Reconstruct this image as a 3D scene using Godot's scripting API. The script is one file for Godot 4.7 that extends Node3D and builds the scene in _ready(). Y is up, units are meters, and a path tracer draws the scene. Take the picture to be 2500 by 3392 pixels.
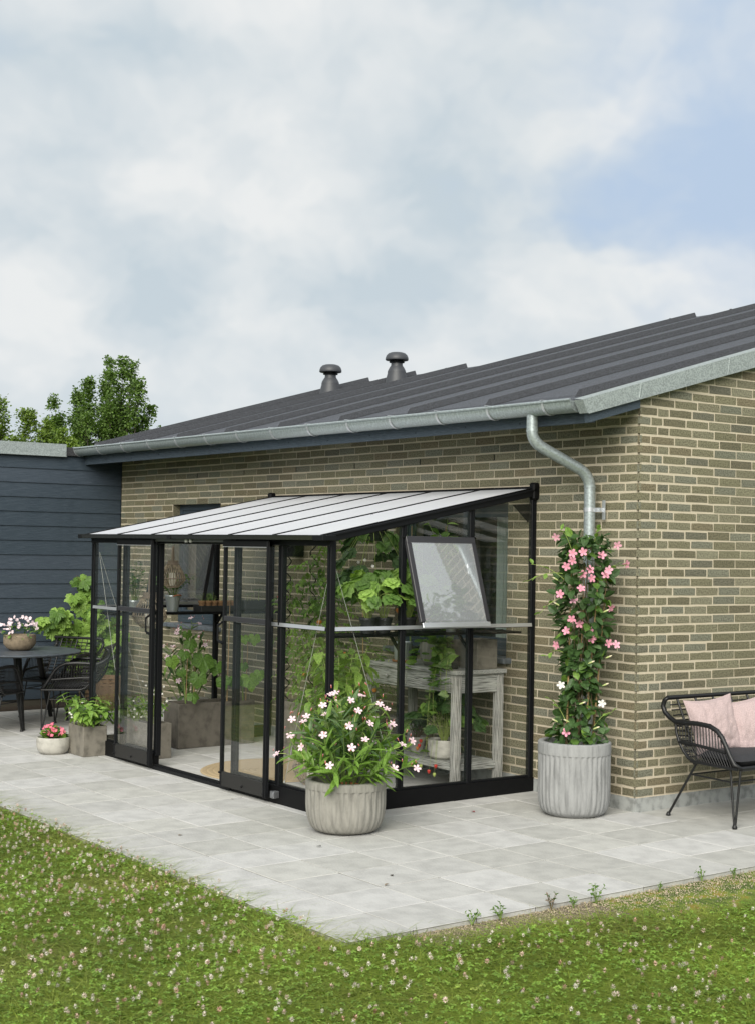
extends Node3D

# ---------- mesh builder ----------
class MB:
	var v := PackedVector3Array()
	var n := PackedVector3Array()
	var c := PackedColorArray()
	var col := Color(1, 1, 1)
	var colored := false
	func p3(a: Vector3, b: Vector3, d: Vector3, na: Vector3, nb: Vector3, nd: Vector3) -> void:
		v.push_back(a); v.push_back(d); v.push_back(b)
		n.push_back(na); n.push_back(nd); n.push_back(nb)
		if colored:
			c.push_back(col); c.push_back(col); c.push_back(col)
	func tri(a: Vector3, b: Vector3, d: Vector3) -> void:
		var m := (b - a).cross(d - a).normalized()
		p3(a, b, d, m, m, m)
	func quad(a: Vector3, b: Vector3, d: Vector3, e: Vector3) -> void:
		var m := (d - a).cross(e - b).normalized()
		p3(a, b, d, m, m, m)
		p3(a, d, e, m, m, m)
	func quadn(a: Vector3, b: Vector3, d: Vector3, e: Vector3, na: Vector3, nb: Vector3, nd: Vector3, ne: Vector3) -> void:
		p3(a, b, d, na, nb, nd)
		p3(a, d, e, na, nd, ne)
	func poly(pts: PackedVector3Array) -> void:
		for i in range(1, pts.size() - 1):
			tri(pts[0], pts[i], pts[i + 1])
	func box(ctr: Vector3, s: Vector3, bs := Basis()) -> void:
		var h := s * 0.5
		var k := []
		for i in 8:
			k.append(ctr + bs * Vector3(h.x if i & 1 else -h.x, h.y if i & 2 else -h.y, h.z if i & 4 else -h.z))
		quad(k[4], k[5], k[7], k[6]); quad(k[1], k[0], k[2], k[3])
		quad(k[5], k[1], k[3], k[7]); quad(k[0], k[4], k[6], k[2])
		quad(k[6], k[7], k[3], k[2]); quad(k[0], k[1], k[5], k[4])
	func span(a: Vector3, b: Vector3) -> void:
		box((a + b) * 0.5, (b - a).abs())
	func cbox(ctr: Vector3, s: Vector3, ch: float, bs := Basis()) -> void:
		# chamfered box, drawn as a convex hull of 24 points
		var h := s * 0.5
		var g := func(sx: float, sy: float, sz: float, ax: int) -> Vector3:
			var q := Vector3(sx * (h.x - ch), sy * (h.y - ch), sz * (h.z - ch))
			q[ax] += ch * [sx, sy, sz][ax]
			return ctr + bs * q
		for ax in 3:
			var u := (ax + 1) % 3
			var w := (ax + 2) % 3
			for sg in [-1.0, 1.0]:
				var r := []
				for e in [[-1.0, -1.0], [1.0, -1.0], [1.0, 1.0], [-1.0, 1.0]]:
					var f := [0.0, 0.0, 0.0]
					f[ax] = sg; f[u] = e[0]; f[w] = e[1]
					r.append(g.call(f[0], f[1], f[2], ax))
				if sg > 0: quad(r[0], r[1], r[2], r[3])
				else: quad(r[3], r[2], r[1], r[0])
			for su in [-1.0, 1.0]:
				for sw in [-1.0, 1.0]:
					var f0 := [0.0, 0.0, 0.0]
					var f1 := [0.0, 0.0, 0.0]
					f0[u] = su; f0[w] = sw; f1[u] = su; f1[w] = sw
					f0[ax] = -1.0; f1[ax] = 1.0
					var a: Vector3 = g.call(f0[0], f0[1], f0[2], u)
					var b: Vector3 = g.call(f1[0], f1[1], f1[2], u)
					var d: Vector3 = g.call(f1[0], f1[1], f1[2], w)
					var e2: Vector3 = g.call(f0[0], f0[1], f0[2], w)
					_face(a, b, d, e2, ctr)
		for sx in [-1.0, 1.0]:
			for sy in [-1.0, 1.0]:
				for sz in [-1.0, 1.0]:
					var a: Vector3 = g.call(sx, sy, sz, 0)
					var b: Vector3 = g.call(sx, sy, sz, 1)
					var d: Vector3 = g.call(sx, sy, sz, 2)
					if (b - a).cross(d - a).dot(a - ctr) > 0: tri(a, b, d)
					else: tri(a, d, b)
	func _face(a: Vector3, b: Vector3, d: Vector3, e: Vector3, ctr: Vector3) -> void:
		if (d - a).cross(e - b).dot((a + d) * 0.5 - ctr) > 0: quad(a, b, d, e)
		else: quad(e, d, b, a)
	func tube(pts: Array, rr, sides := 8, closed := false) -> void:
		var np := pts.size()
		var prev := []
		var prevn := []
		var first := []
		var firstn := []
		var up := Vector3.UP
		for i in np:
			var t: Vector3
			if closed: t = pts[(i + 1) % np] - pts[(i + np - 1) % np]
			elif i == 0: t = pts[1] - pts[0]
			elif i == np - 1: t = pts[i] - pts[i - 1]
			else: t = pts[i + 1] - pts[i - 1]
			t = t.normalized()
			if i == 0:
				up = Vector3.UP if absf(t.y) < 0.9 else Vector3.RIGHT
			var x := t.cross(up).normalized()
			up = x.cross(t).normalized()
			var r: float = rr[i] if rr is Array else rr
			var ring := []
			var rn := []
			for k in sides:
				var a := TAU * k / sides
				var d := x * cos(a) + up * sin(a)
				ring.append(pts[i] + d * r)
				rn.append(d)
			if i > 0:
				for k in sides:
					var m := (k + 1) % sides
					quadn(prev[k], ring[k], ring[m], prev[m], prevn[k], rn[k], rn[m], prevn[m])
			else:
				first = ring; firstn = rn
			prev = ring; prevn = rn
			if not closed and (i == 0 or i == np - 1) and sides > 3:
				for k in range(1, sides - 1):
					if i == 0: tri(ring[0], ring[k], ring[k + 1])
					else: tri(ring[0], ring[k + 1], ring[k])
		if closed:
			for k in sides:
				var m := (k + 1) % sides
				quadn(prev[k], first[k], first[m], prev[m], prevn[k], firstn[k], firstn[m], prevn[m])
	func bar(a: Vector3, b: Vector3, r: float, sides := 6) -> void:
		tube([a, b], r, sides)
	func lathe(prof: Array, segs := 32, ctr := Vector3.ZERO, mod = null) -> void:
		# prof: Vector2(radius, y) from bottom outside upwards; outside faces out
		var rows := []
		for i in prof.size():
			var row := []
			for k in segs + 1:
				var a := TAU * k / segs
				var r: float = prof[i].x
				if mod != null: r = mod.call(r, prof[i].y, a, i)
				row.append(ctr + Vector3(cos(a) * r, prof[i].y, -sin(a) * r))
			rows.append(row)
		var nr := []
		for i in prof.size():
			var row := []
			for k in segs + 1:
				var k0 := (k + segs - 1) % segs
				var k1 := (k + 1) % segs
				var i0 := maxi(i - 1, 0)
				var i1 := mini(i + 1, prof.size() - 1)
				var m: Vector3 = (rows[i][k1] - rows[i][k0]).cross(rows[i1][k] - rows[i0][k])
				row.append(m.normalized() if m.length() > 1e-9 else Vector3.UP)
			nr.append(row)
		for i in prof.size() - 1:
			for k in segs:
				quadn(rows[i][k], rows[i][k + 1], rows[i + 1][k + 1], rows[i + 1][k], nr[i][k], nr[i][k + 1], nr[i + 1][k + 1], nr[i + 1][k])
	func grid(nx: int, ny: int, f: Callable) -> void:
		# f(u, v) -> point; smooth normals; (du x dv) is outside
		var pts := []
		for j in ny + 1:
			for i in nx + 1:
				pts.append(f.call(float(i) / nx, float(j) / ny))
		var w := nx + 1
		var nn := []
		for j in ny + 1:
			for i in nx + 1:
				var a: Vector3 = pts[j * w + mini(i + 1, nx)] - pts[j * w + maxi(i - 1, 0)]
				var b: Vector3 = pts[mini(j + 1, ny) * w + i] - pts[maxi(j - 1, 0) * w + i]
				nn.append(a.cross(b).normalized())
		for j in ny:
			for i in nx:
				var k := j * w + i
				quadn(pts[k], pts[k + 1], pts[k + w + 1], pts[k + w], nn[k], nn[k + 1], nn[k + w + 1], nn[k + w])
	func done() -> ArrayMesh:
		var m := ArrayMesh.new()
		var arr := []
		arr.resize(Mesh.ARRAY_MAX)
		arr[Mesh.ARRAY_VERTEX] = v
		arr[Mesh.ARRAY_NORMAL] = n
		if colored: arr[Mesh.ARRAY_COLOR] = c
		m.add_surface_from_arrays(Mesh.PRIMITIVE_TRIANGLES, arr)
		return m

# ---------- naming, things, parts ----------
var R := RandomNumberGenerator.new()
var used := {}
var M := {}
var T := {}
const EX := 3.0

func numbered(parent: Node, called: String) -> String:
	var key := "%d/%s" % [parent.get_instance_id(), called]
	var k: int = used.get(key, 0)
	used[key] = k + 1
	return called if k == 0 else "%s_%03d" % [called, k]

func thing(called: String, label: String, category: String, at := Vector3.ZERO, group := "") -> Node3D:
	var o := Node3D.new()
	o.name = numbered(self, called)
	add_child(o, true)
	o.position = at
	o.set_meta("label", label)
	o.set_meta("category", category)
	if group: o.set_meta("group", group)
	return o

func part(called: String, shape, mat: Material, parent: Node, at := Transform3D()) -> MeshInstance3D:
	var o := MeshInstance3D.new()
	o.name = numbered(parent, called)
	o.mesh = shape.done() if shape is MB else shape
	o.material_override = mat
	o.transform = at
	parent.add_child(o, true)
	return o

func struct(called: String, shape, mat: Material) -> MeshInstance3D:
	var o := part(called, shape, mat, self)
	o.set_meta("kind", "structure")
	return o

func many(called: String, mesh: Mesh, mat: Material, where: Array, cols: Array, parent: Node) -> MultiMeshInstance3D:
	var mm := MultiMesh.new()
	mm.transform_format = MultiMesh.TRANSFORM_3D
	mm.use_colors = cols.size() > 0
	mm.mesh = mesh
	mm.instance_count = where.size()
	for i in where.size():
		mm.set_instance_transform(i, where[i])
		if cols.size(): mm.set_instance_color(i, cols[i])
	var o := MultiMeshInstance3D.new()
	o.name = numbered(parent, called)
	o.multimesh = mm
	o.material_override = mat
	parent.add_child(o, true)
	o.set_meta("kind", "stuff")
	return o

# ---------- materials ----------
func lin(r: float, g: float, b: float) -> Color:
	return Color(r, g, b).linear_to_srgb()

func noise(freq: float, oct := 4, sd := 1, type := FastNoiseLite.TYPE_SIMPLEX_SMOOTH) -> FastNoiseLite:
	var f := FastNoiseLite.new()
	f.seed = sd
	f.noise_type = type
	f.frequency = freq
	f.fractal_octaves = oct
	return f

func ntex(freq: float, stops: Array, oct := 4, sd := 1, size := 512, type := FastNoiseLite.TYPE_SIMPLEX_SMOOTH) -> NoiseTexture2D:
	var t := NoiseTexture2D.new()
	t.width = size; t.height = size; t.seamless = true
	t.noise = noise(freq, oct, sd, type)
	var g := Gradient.new()
	var off := PackedFloat32Array()
	var cl := PackedColorArray()
	for s in stops:
		off.push_back(s[0])
		cl.push_back(s[1] if s[1] is Color else Color(s[1], s[1], s[1]))
	g.offsets = off; g.colors = cl
	t.color_ramp = g
	return t

func btex(freq: float, oct := 4, sd := 1, bump := 4.0, size := 512, type := FastNoiseLite.TYPE_SIMPLEX_SMOOTH) -> NoiseTexture2D:
	var t := NoiseTexture2D.new()
	t.width = size; t.height = size; t.seamless = true
	t.noise = noise(freq, oct, sd, type)
	t.as_normal_map = true
	t.bump_strength = bump
	return t

func mat(key: String, c: Color, rough := 0.8, tex: Texture2D = null, scale := Vector3.ONE, bump: Texture2D = null, bs := 0.5, world := true) -> StandardMaterial3D:
	var m := StandardMaterial3D.new()
	m.resource_name = key
	m.albedo_color = c
	m.roughness = rough
	if tex or bump:
		m.uv1_triplanar = true
		m.uv1_world_triplanar = world
		m.uv1_scale = scale
	if tex: m.albedo_texture = tex
	if bump:
		m.normal_enabled = true
		m.normal_texture = bump
		m.normal_scale = bs
	M[key] = m
	return m

func leafmat(key: String, r: float, g: float, b: float, rough := 0.45) -> StandardMaterial3D:
	var m := mat(key, lin(r, g, b), rough, T.leaf, Vector3(9, 9, 9))
	m.backlight_enabled = true
	m.backlight = lin(minf(r * 2.8, .6), minf(g * 2.6, .7), b * 1.2)
	m.metallic_specular = 0.4
	return m

func glass(key: String, a: float, c := Color(0.8, 0.9, 0.82)) -> StandardMaterial3D:
	var m := StandardMaterial3D.new()
	m.resource_name = key
	m.albedo_color = Color(c.r, c.g, c.b, a)
	m.transparency = BaseMaterial3D.TRANSPARENCY_ALPHA
	m.roughness = 0.02
	m.metallic_specular = 0.5
	M[key] = m
	return m

func V(x: float, y: float, z: float) -> Vector3:
	return Vector3(x, y, z)

func gy(z: float) -> float:   # the paving falls away from the house
	return -0.0125 * clampf(z, 0.0, 9.0)

func rnd(a: float, b: float) -> float:
	return R.randf_range(a, b)

func rv(s: float) -> Vector3:
	return Vector3(rnd(-s, s), rnd(-s, s), rnd(-s, s))

func frame(pos: Vector3, dir: Vector3, nrm: Vector3, s: float, wide := 1.0) -> Transform3D:
	var y := dir.normalized()
	var x := y.cross(nrm)
	if x.length() < 0.01: x = y.cross(Vector3(0.31, 0.2, 0.9))
	x = x.normalized()
	return Transform3D(Basis(x * s * wide, y * s, x.cross(y) * s), pos)

func bez(a: Vector3, b: Vector3, d: Vector3, k: int) -> Array:
	var o := []
	for i in k + 1:
		var t := float(i) / k
		o.append(a * (1 - t) * (1 - t) + b * 2 * t * (1 - t) + d * t * t)
	return o

func along(pts: Array, t: float) -> Vector3:
	var f := clampf(t, 0, 1) * (pts.size() - 1)
	var i := mini(int(f), pts.size() - 2)
	return pts[i].lerp(pts[i + 1], f - i)

# ---------- leaf and flower shapes (base at the origin, tip at +Y, upper side +Z) ----------
func blade(w: float, curl: float, fold: float, seg := 5, shape := 1.0, wave := 0.0) -> ArrayMesh:
	var b := MB.new()
	var l := []
	for i in seg + 1:
		var t := float(i) / seg
		var h := w * pow(maxf(sin(PI * pow(t, shape)), 0.0), 0.75)
		if i == 0: h = w * 0.06
		var z := -curl * t * t
		var e := fold * h + wave * sin(t * 17.0) * h
		l.append([V(-h, t - curl * t * t * 0.25, z + e), V(0, t - curl * t * t * 0.25, z), V(h, t - curl * t * t * 0.25, z + fold * h - wave * sin(t * 17.0) * h)])
	for i in seg:
		b.quad(l[i][0], l[i][1], l[i + 1][1], l[i + 1][0])
		b.quad(l[i][1], l[i][2], l[i + 1][2], l[i + 1][1])
	return b.done()

func lobed(angles: Array, radii: Array, curl: float, cup: float, ripple := 0.0) -> ArrayMesh:
	# leaf blade fanned out from the point where the stalk meets it; angles in degrees from the tip
	var b := MB.new()
	var o := []
	for i in angles.size():
		var a := deg_to_rad(angles[i])
		var r: float = radii[i]
		var q := V(sin(a) * r, cos(a) * r, 0)
		q.z = -curl * r * r + cup * absf(q.x) * 0.5 + (ripple if i % 2 else -ripple)
		o.append(q)
	for i in o.size() - 1:
		var m0: Vector3 = o[i] * 0.55 + V(0, 0, 0.03)
		var m1: Vector3 = o[i + 1] * 0.55 + V(0, 0, 0.03)
		b.tri(V(0, 0, 0.0), m1, m0)
		b.quad(m0, m1, o[i + 1], o[i])
	return b.done()

func mirror(angles: Array, radii: Array) -> Array:
	var a := []
	var r := []
	for i in range(angles.size() - 1, 0, -1):
		a.append(-angles[i]); r.append(radii[i])
	for i in angles.size():
		a.append(angles[i]); r.append(radii[i])
	return [a, r]

func serrated(curl: float) -> ArrayMesh:
	var a := []
	var r := []
	for i in 11:
		var d := i * 16.5
		a.append(d)
		var base := 0.98 - 0.0028 * d
		r.append(base if i % 2 == 0 else base * 0.88)
	a.append(176.0); r.append(0.12)
	var m := mirror(a, r)
	return lobed(m[0], m[1], curl, 0.25, 0.015)

func joined_leaves(mesh: ArrayMesh, frames: Array) -> ArrayMesh:
	var st := SurfaceTool.new()
	for f in frames:
		st.append_from(mesh, 0, f)
	return st.commit()

func star(petals: int, w: float, flare: float, tube_len: float, pet: Color, throat: Color, notch := 0.0) -> ArrayMesh:
	# flower facing +Y, petal radius 1
	var b := MB.new()
	b.colored = true
	for k in petals:
		var a := TAU * k / petals
		var d := V(cos(a), 0, sin(a))
		var s := V(-sin(a), 0, cos(a))
		var c0 := d * 0.14
		var m1 := d * 0.55 + s * w + V(0, flare * 0.5, 0)
		var m2 := d * 0.55 - s * w + V(0, flare * 0.5, 0)
		var mm := d * 0.5 + V(0, flare * 0.35, 0)
		var tp := d * (1.0 - notch) + V(0, flare * 0.6, 0)
		var t1 := d * 0.9 + s * w * 0.75 + V(0, flare * 0.6, 0)
		var t2 := d * 0.9 - s * w * 0.75 + V(0, flare * 0.6, 0)
		b.col = throat
		b.tri(c0 - s * 0.1, V(0, -0.04, 0) + d * 0.02, c0 + s * 0.1)
		b.col = pet.lerp(throat, 0.35)
		b.tri(c0 + s * 0.1, mm, c0 - s * 0.1)
		b.col = pet
		b.quad(c0 - s * 0.1, mm, tp, m2)
		b.quad(c0 + s * 0.1, m1, tp, mm)
		b.tri(m1, t1, tp)
		b.tri(m2, tp, t2)
	if tube_len > 0:
		b.col = pet.lerp(throat, 0.2)
		b.tube([V(0, -tube_len, 0), V(0, -tube_len * 0.45, 0), V(0, 0.0, 0)], [0.05, 0.1, 0.19], 6)
	return b.done()

func bud_mesh(c0: Color, c1: Color) -> ArrayMesh:
	var b := MB.new()
	b.colored = true
	b.col = c0
	b.tube([V(0, 0, 0), V(0, 0.3, 0), V(0, 0.62, 0)], [0.05, 0.13, 0.13], 5)
	b.col = c1
	b.tube([V(0, 0.62, 0), V(0, 0.85, 0), V(0, 1, 0)], [0.13, 0.09, 0.01], 5)
	return b.done()

var spill := {}
func leaf(o: Node, mesh: Mesh, m: Material, t: Transform3D, called := "leaf") -> void:
	# the first 300 leaves of a plant are pieces of their own, what is beyond goes into one mass
	var k: int = used.get("%d/%s" % [o.get_instance_id(), called], 0)
	if k < 300: part(called, mesh, m, o, t)
	else:
		if not spill.has(o): spill[o] = [mesh, m, []]
		spill[o][2].append(t)

func flush_leaves() -> void:
	for o in spill: many("leaf_mass", spill[o][0], spill[o][1], spill[o][2], [], o)

func leafy(o: Node, pts: Array, per: int, start: float, meshes: Array, mats: Array, size: float, lift: float, whorl := 1, called := "leaf", grow := 0.35) -> void:
	# leaves in turn round a stem
	var phi := rnd(0, TAU)
	for k in per:
		var t := start + (1.0 - start) * (k + rnd(0.1, 0.9)) / per
		var p := along(pts, t)
		var tg := (along(pts, t + 0.06) - along(pts, t - 0.06)).normalized()
		phi += 2.4
		for w in whorl:
			var a := phi + TAU * w / whorl
			var x := tg.cross(V(0.3, 0.9, 0.2)).normalized()
			var y := tg.cross(x)
			var out := x * cos(a) + y * sin(a)
			var d := (out + tg * lift + rv(0.22)).normalized()
			var nr := (V(0, 1, 0) + tg * 0.6 - out * 0.3 + rv(0.3))
			var s := size * rnd(0.7, 1.15) * (1.0 - grow * maxf(t - 0.6, 0.0) * 1.6)
			leaf(o, meshes[R.randi() % meshes.size()], mats[R.randi() % mats.size()], frame(p, d, nr, s), called)

func _ready() -> void:
	R.seed = 7
	# camera
	var cam := Camera3D.new()
	cam.name = "camera"
	add_child(cam)
	cam.position = V(7.331, 1.806, 7.537)
	cam.rotation = V(deg_to_rad(1.397), deg_to_rad(54.179), deg_to_rad(0.936))
	cam.fov = 38.0755
	cam.near = 0.1
	cam.far = 900.0
	cam.current = true
	# sky, sun, exposure
	var env := Environment.new()
	env.background_mode = Environment.BG_SKY
	env.sky = Sky.new()
	env.sky.sky_material = sky_material()
	env.tonemap_mode = Environment.TONE_MAPPER_LINEAR
	env.tonemap_exposure = EX
	env.sdfgi_enabled = true
	env.ssao_enabled = true
	env.ssil_enabled = true
	var we := WorldEnvironment.new()
	we.name = "environment"
	we.environment = env
	add_child(we)
	var sun := DirectionalLight3D.new()
	sun.name = "sun"
	sun.light_energy = SUN
	sun.light_angular_distance = 46.0
	sun.light_color = Color(1.0, 0.98, 0.935)
	sun.shadow_enabled = true
	add_child(sun)
	sun.look_at_from_position(V(4.7, 4.3, 5.2), Vector3.ZERO)
	textures()
	materials()
	ground()
	house()
	annexe()
	trees()
	greenhouse()
	shapes()
	outside()
	inside()
	flush_leaves()
	hedge()
	lawn()

const SUN := 0.5

func sky_material() -> PanoramaSkyMaterial:
	var w := 3072
	var h := 1536
	var im := Image.create(w, h, false, Image.FORMAT_RGBF)
	im.fill(Color(0.60 / EX, 0.64 / EX, 0.64 / EX))
	var n1 := noise(0.8, 3, 11)
	var n2 := noise(3.6, 7, 5)
	n2.fractal_gain = 0.53
	n2.domain_warp_enabled = true
	n2.domain_warp_amplitude = 0.13
	n2.domain_warp_frequency = 1.1
	n2.domain_warp_fractal_octaves = 3
	var blue := V(0.475, 0.60, 0.78)
	var white := V(0.835, 0.852, 0.855)
	var grey := V(0.56, 0.645, 0.705)
	var low := V(0.74, 0.805, 0.84)
	var patch := V(-0.645, 0.235, -0.725).normalized()
	for y in h / 2 + 2:
		var el := (0.5 - (y + 0.5) / h) * PI
		var sy := sin(el)
		var cy := cos(el)
		var k := 1.0 / (maxf(sy, 0.0) + 0.52)
		var hz := 0.65 * exp(-maxf(sy, 0) / 0.07)
		for x in w:
			var ph := (x + 0.5) / w * TAU
			var dx := sin(ph) * cy
			var dz := -cos(ph) * cy
			var b := n2.get_noise_2d(dx * k, dz * k)
			var a := n1.get_noise_2d(dx * k, dz * k)
			var pd := 2.0 - 2.0 * (dx * patch.x + sy * patch.y + dz * patch.z)
			var bl := clampf(0.85 * exp(-pd / 0.032) + 0.85 * (a - 0.22) - 0.9 * b, 0.0, 0.92)
			bl = bl * bl * (3.0 - 2.0 * bl) * 0.55 + bl * 0.45
			var sh := clampf(0.60 + 1.15 * b + 0.4 * a, 0.0, 1.0)
			var c := grey.lerp(white, sh).lerp(blue, bl).lerp(low, hz)
			im.set_pixel(x, y, Color(c.x / EX, c.y / EX, c.z / EX))
	var m := PanoramaSkyMaterial.new()
	m.panorama = ImageTexture.create_from_image(im)
	return m

func textures() -> void:
	T.leaf = ntex(0.02, [[0.2, 0.72], [0.8, 1.0]], 3, 3, 256)
	T.grain = ntex(0.06, [[0.25, 0.80], [0.75, 1.0]], 5, 4)
	T.blot = ntex(0.008, [[0.2, 0.78], [0.5, 0.93], [0.8, 1.0]], 6, 8)
	T.brick = ntex(0.022, [[0.15, 0.62], [0.45, 0.88], [0.75, 1.0], [0.86, 1.0], [0.97, 1.45]], 6, 12, 1024)
	T.speck = ntex(0.25, [[0.3, 0.45], [0.55, 0.8], [0.8, 1.35]], 2, 9, 1024, FastNoiseLite.TYPE_VALUE)
	T.barge = ntex(0.25, [[0.3, 0.82], [0.55, 0.95], [0.8, 1.1]], 2, 9, 512, FastNoiseLite.TYPE_VALUE)
	T.zinc = ntex(0.05, [[0.2, 0.80], [0.5, 0.93], [0.8, 1.0]], 3, 15, 512, FastNoiseLite.TYPE_CELLULAR)
	T.paving = ntex(0.006, [[0.2, 0.93], [0.45, 0.97], [0.7, 1.0]], 7, 21, 1024)
	T.conc = ntex(0.012, [[0.15, 0.80], [0.4, 0.93], [0.7, 1.0]], 6, 31)
	T.wood = ntex(0.03, [[0.15, 0.42], [0.4, 0.74], [0.55, 0.92], [0.8, 1.0]], 5, 41)
	T.bark = ntex(0.03, [[0.2, 0.5], [0.8, 1.0]], 5, 43, 256)
	T.bfine = btex(0.09, 4, 6, 3.0)
	T.bbrick = btex(0.04, 5, 7, 6.0)
	T.bfelt = btex(0.2, 2, 17, 6.0)
	T.bgrain = btex(0.02, 4, 27, 7.0)
	T.rib = btex(0.05, 1, 29, 5.0, 256)

func materials() -> void:
	var tones := [[0.215, 0.195, 0.125], [0.235, 0.215, 0.145], [0.175, 0.155, 0.10], [0.21, 0.205, 0.155], [0.255, 0.235, 0.165], [0.165, 0.155, 0.115], [0.215, 0.18, 0.115]]
	for i in tones.size():
		mat("brick_%d" % i, lin(tones[i][0] * 0.97, tones[i][1] * 1.0, tones[i][2] * 0.98), 0.9, T.brick, V(3, 3, 3), T.bbrick, 0.6)
	mat("brick_v", Color(1, 1, 1), 0.9, T.brick, V(3, 3, 3), T.bbrick, 0.6)
	M.brick_v.vertex_color_use_as_albedo = true
	mat("mortar", lin(0.68, 0.60, 0.46), 0.95, T.grain, V(6, 6, 6), T.bbrick, 0.8)
	mat("plinth", lin(0.34, 0.355, 0.345), 0.95, T.conc, V(1.7, 1.7, 1.7), T.bfine, 0.4)
	mat("felt", lin(0.135, 0.148, 0.176), 0.95, T.speck, V(1.7, 1.7, 1.7), T.bfelt, 0.8)
	mat("felt_rib", lin(0.082, 0.088, 0.102), 0.95, T.speck, V(1.7, 1.7, 1.7), T.bfelt, 0.8)
	mat("seam", lin(0.018, 0.018, 0.02), 0.9)
	mat("felt_dark", lin(0.07, 0.072, 0.08), 0.95, T.speck, V(2.3, 2.3, 2.3), T.bfelt, 0.8)
	mat("zinc", lin(0.46, 0.52, 0.53), 0.42, T.zinc, V(2.2, 2.2, 2.2))
	M.zinc.metallic = 0.55
	mat("barge", lin(0.34, 0.385, 0.385), 0.6, T.barge, V(1.2, 1.2, 1.2))
	M.barge.metallic = 0.2
	mat("fascia", lin(0.055, 0.078, 0.105), 0.6, T.grain, V(0.6, 7, 7), T.bgrain, 0.8)
	M.fascia.uv1_scale = V(0.35, 5, 5)
	for i in 4:
		mat("board_%d" % i, lin(0.030 + 0.003 * i, 0.045 + 0.003 * i, 0.062 + 0.004 * i), 0.55, null, V(4.0, 7.0, 0.3), T.bgrain, 0.4, true)
		M["board_%d" % i].uv1_offset = V(0.3 * i, 0.27 * i, 0.41 * i)
	mat("alu", lin(0.0075, 0.0082, 0.0095), 0.45)
	mat("alu_dark", lin(0.005, 0.0052, 0.0058), 0.5)
	mat("frame_blue", lin(0.035, 0.052, 0.07), 0.45)
	for k in ["alu", "alu_dark"]: M[k].metallic_specular = 0.28
	mat("silver", lin(0.62, 0.64, 0.67), 0.3)
	M.silver.metallic = 0.7
	mat("steel", lin(0.30, 0.31, 0.33), 0.35)
	M.steel.metallic = 0.8
	mat("poly", lin(0.89, 0.91, 0.975), 0.75)
	M.poly.metallic_specular = 0.12
	M.poly.backlight_enabled = true
	M.poly.backlight = lin(0.72, 0.72, 0.72)
	M.poly.transparency = BaseMaterial3D.TRANSPARENCY_ALPHA
	M.poly.albedo_color.a = 0.84
	glass("pane", 0.012, Color(0.3, 0.4, 0.3))
	M.pane.metallic_specular = 0.42
	glass("vent_glass", 0.012, Color(0.8, 0.82, 0.84))
	M.vent_glass.metallic = 0.4
	glass("window_glass", 0.05, Color(0.2, 0.26, 0.24))
	mat("room", lin(0.05, 0.055, 0.055), 0.9)
	mat("curtain", lin(0.32, 0.40, 0.36), 0.8)
	mat("slate", lin(0.12, 0.14, 0.165), 0.5, T.blot, V(3, 3, 3))
	for i in 6:
		var k: float = [1.0, 0.95, 1.04, 0.90, 0.98, 1.07][i]
		mat("paving_%d" % i, lin(0.475 * k, 0.472 * k, 0.445 * k + 0.008 * (i % 3)), 0.9, T.paving, V(0.83, 0.83, 0.83), T.bfine, 0.25)
		M["paving_%d" % i].uv1_offset = V(0.37 * i, 0.0, 0.23 * i)
	mat("joint", lin(0.08, 0.072, 0.055), 1.0, T.grain, V(5, 5, 5))
	mat("soil", lin(0.045, 0.033, 0.022), 1.0, T.grain, V(9, 9, 9), T.bbrick, 1.0)
	mat("earth", lin(0.25, 0.30, 0.09), 1.0, ntex(0.02, [[0.3, Color(0.55, 0.62, 0.4)], [0.6, Color(0.8, 0.85, 0.55)], [0.8, Color(1.0, 0.8, 0.55)]], 4, 51), V(0.6, 0.6, 0.6))
	mat("grit", lin(0.36, 0.295, 0.20), 1.0, T.speck, V(1.3, 1.3, 1.3), T.bbrick, 1.0)
	mat("pot_grey", lin(0.30, 0.305, 0.305), 0.9, T.conc, V(5, 0.55, 5), T.bfine, 0.5)
	mat("pot_warm", lin(0.29, 0.28, 0.25), 0.9, T.conc, V(5, 0.7, 5), T.bfine, 0.5)
	mat("pot_stone", lin(0.46, 0.445, 0.40), 0.9, T.conc, V(2, 2, 2), T.bfine, 0.3)
	mat("planter", lin(0.19, 0.175, 0.145), 0.75, T.conc, V(1.6, 1.6, 1.6), T.bfine, 0.2)
	mat("planter_dark", lin(0.13, 0.118, 0.098), 0.75, T.conc, V(1.4, 1.4, 1.4), T.bfine, 0.2)
	mat("terracotta", lin(0.42, 0.17, 0.08), 0.9, T.conc, V(4, 4, 4))
	mat("clay_bowl", lin(0.24, 0.19, 0.13), 0.9, T.conc, V(4, 4, 4))
	mat("black_plastic", lin(0.02, 0.022, 0.022), 0.5)
	mat("rattan", lin(0.006, 0.0062, 0.007), 0.45, null, Vector3.ONE)
	mat("black_steel", lin(0.007, 0.0075, 0.008), 0.5)
	mat("cushion_dark", lin(0.035, 0.036, 0.042), 0.95, T.grain, V(6, 6, 6), T.bfine, 0.4)
	mat("pillow", lin(0.52, 0.405, 0.405), 0.95, T.grain, V(4, 4, 4), T.bfine, 0.35)
	M.pillow.rim_enabled = true
	M.pillow.rim = 0.4
	mat("table_top", lin(0.085, 0.10, 0.12), 0.45, T.blot, V(1.5, 1.5, 1.5))
	mat("old_wood", lin(0.46, 0.47, 0.44), 0.85, T.wood, V(0.35, 9, 9))
	mat("old_wood_up", lin(0.46, 0.46, 0.43), 0.85, T.wood, V(9, 0.35, 9))
	mat("old_wood_z", lin(0.46, 0.47, 0.44), 0.85, T.wood, V(9, 9, 0.35))
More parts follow.
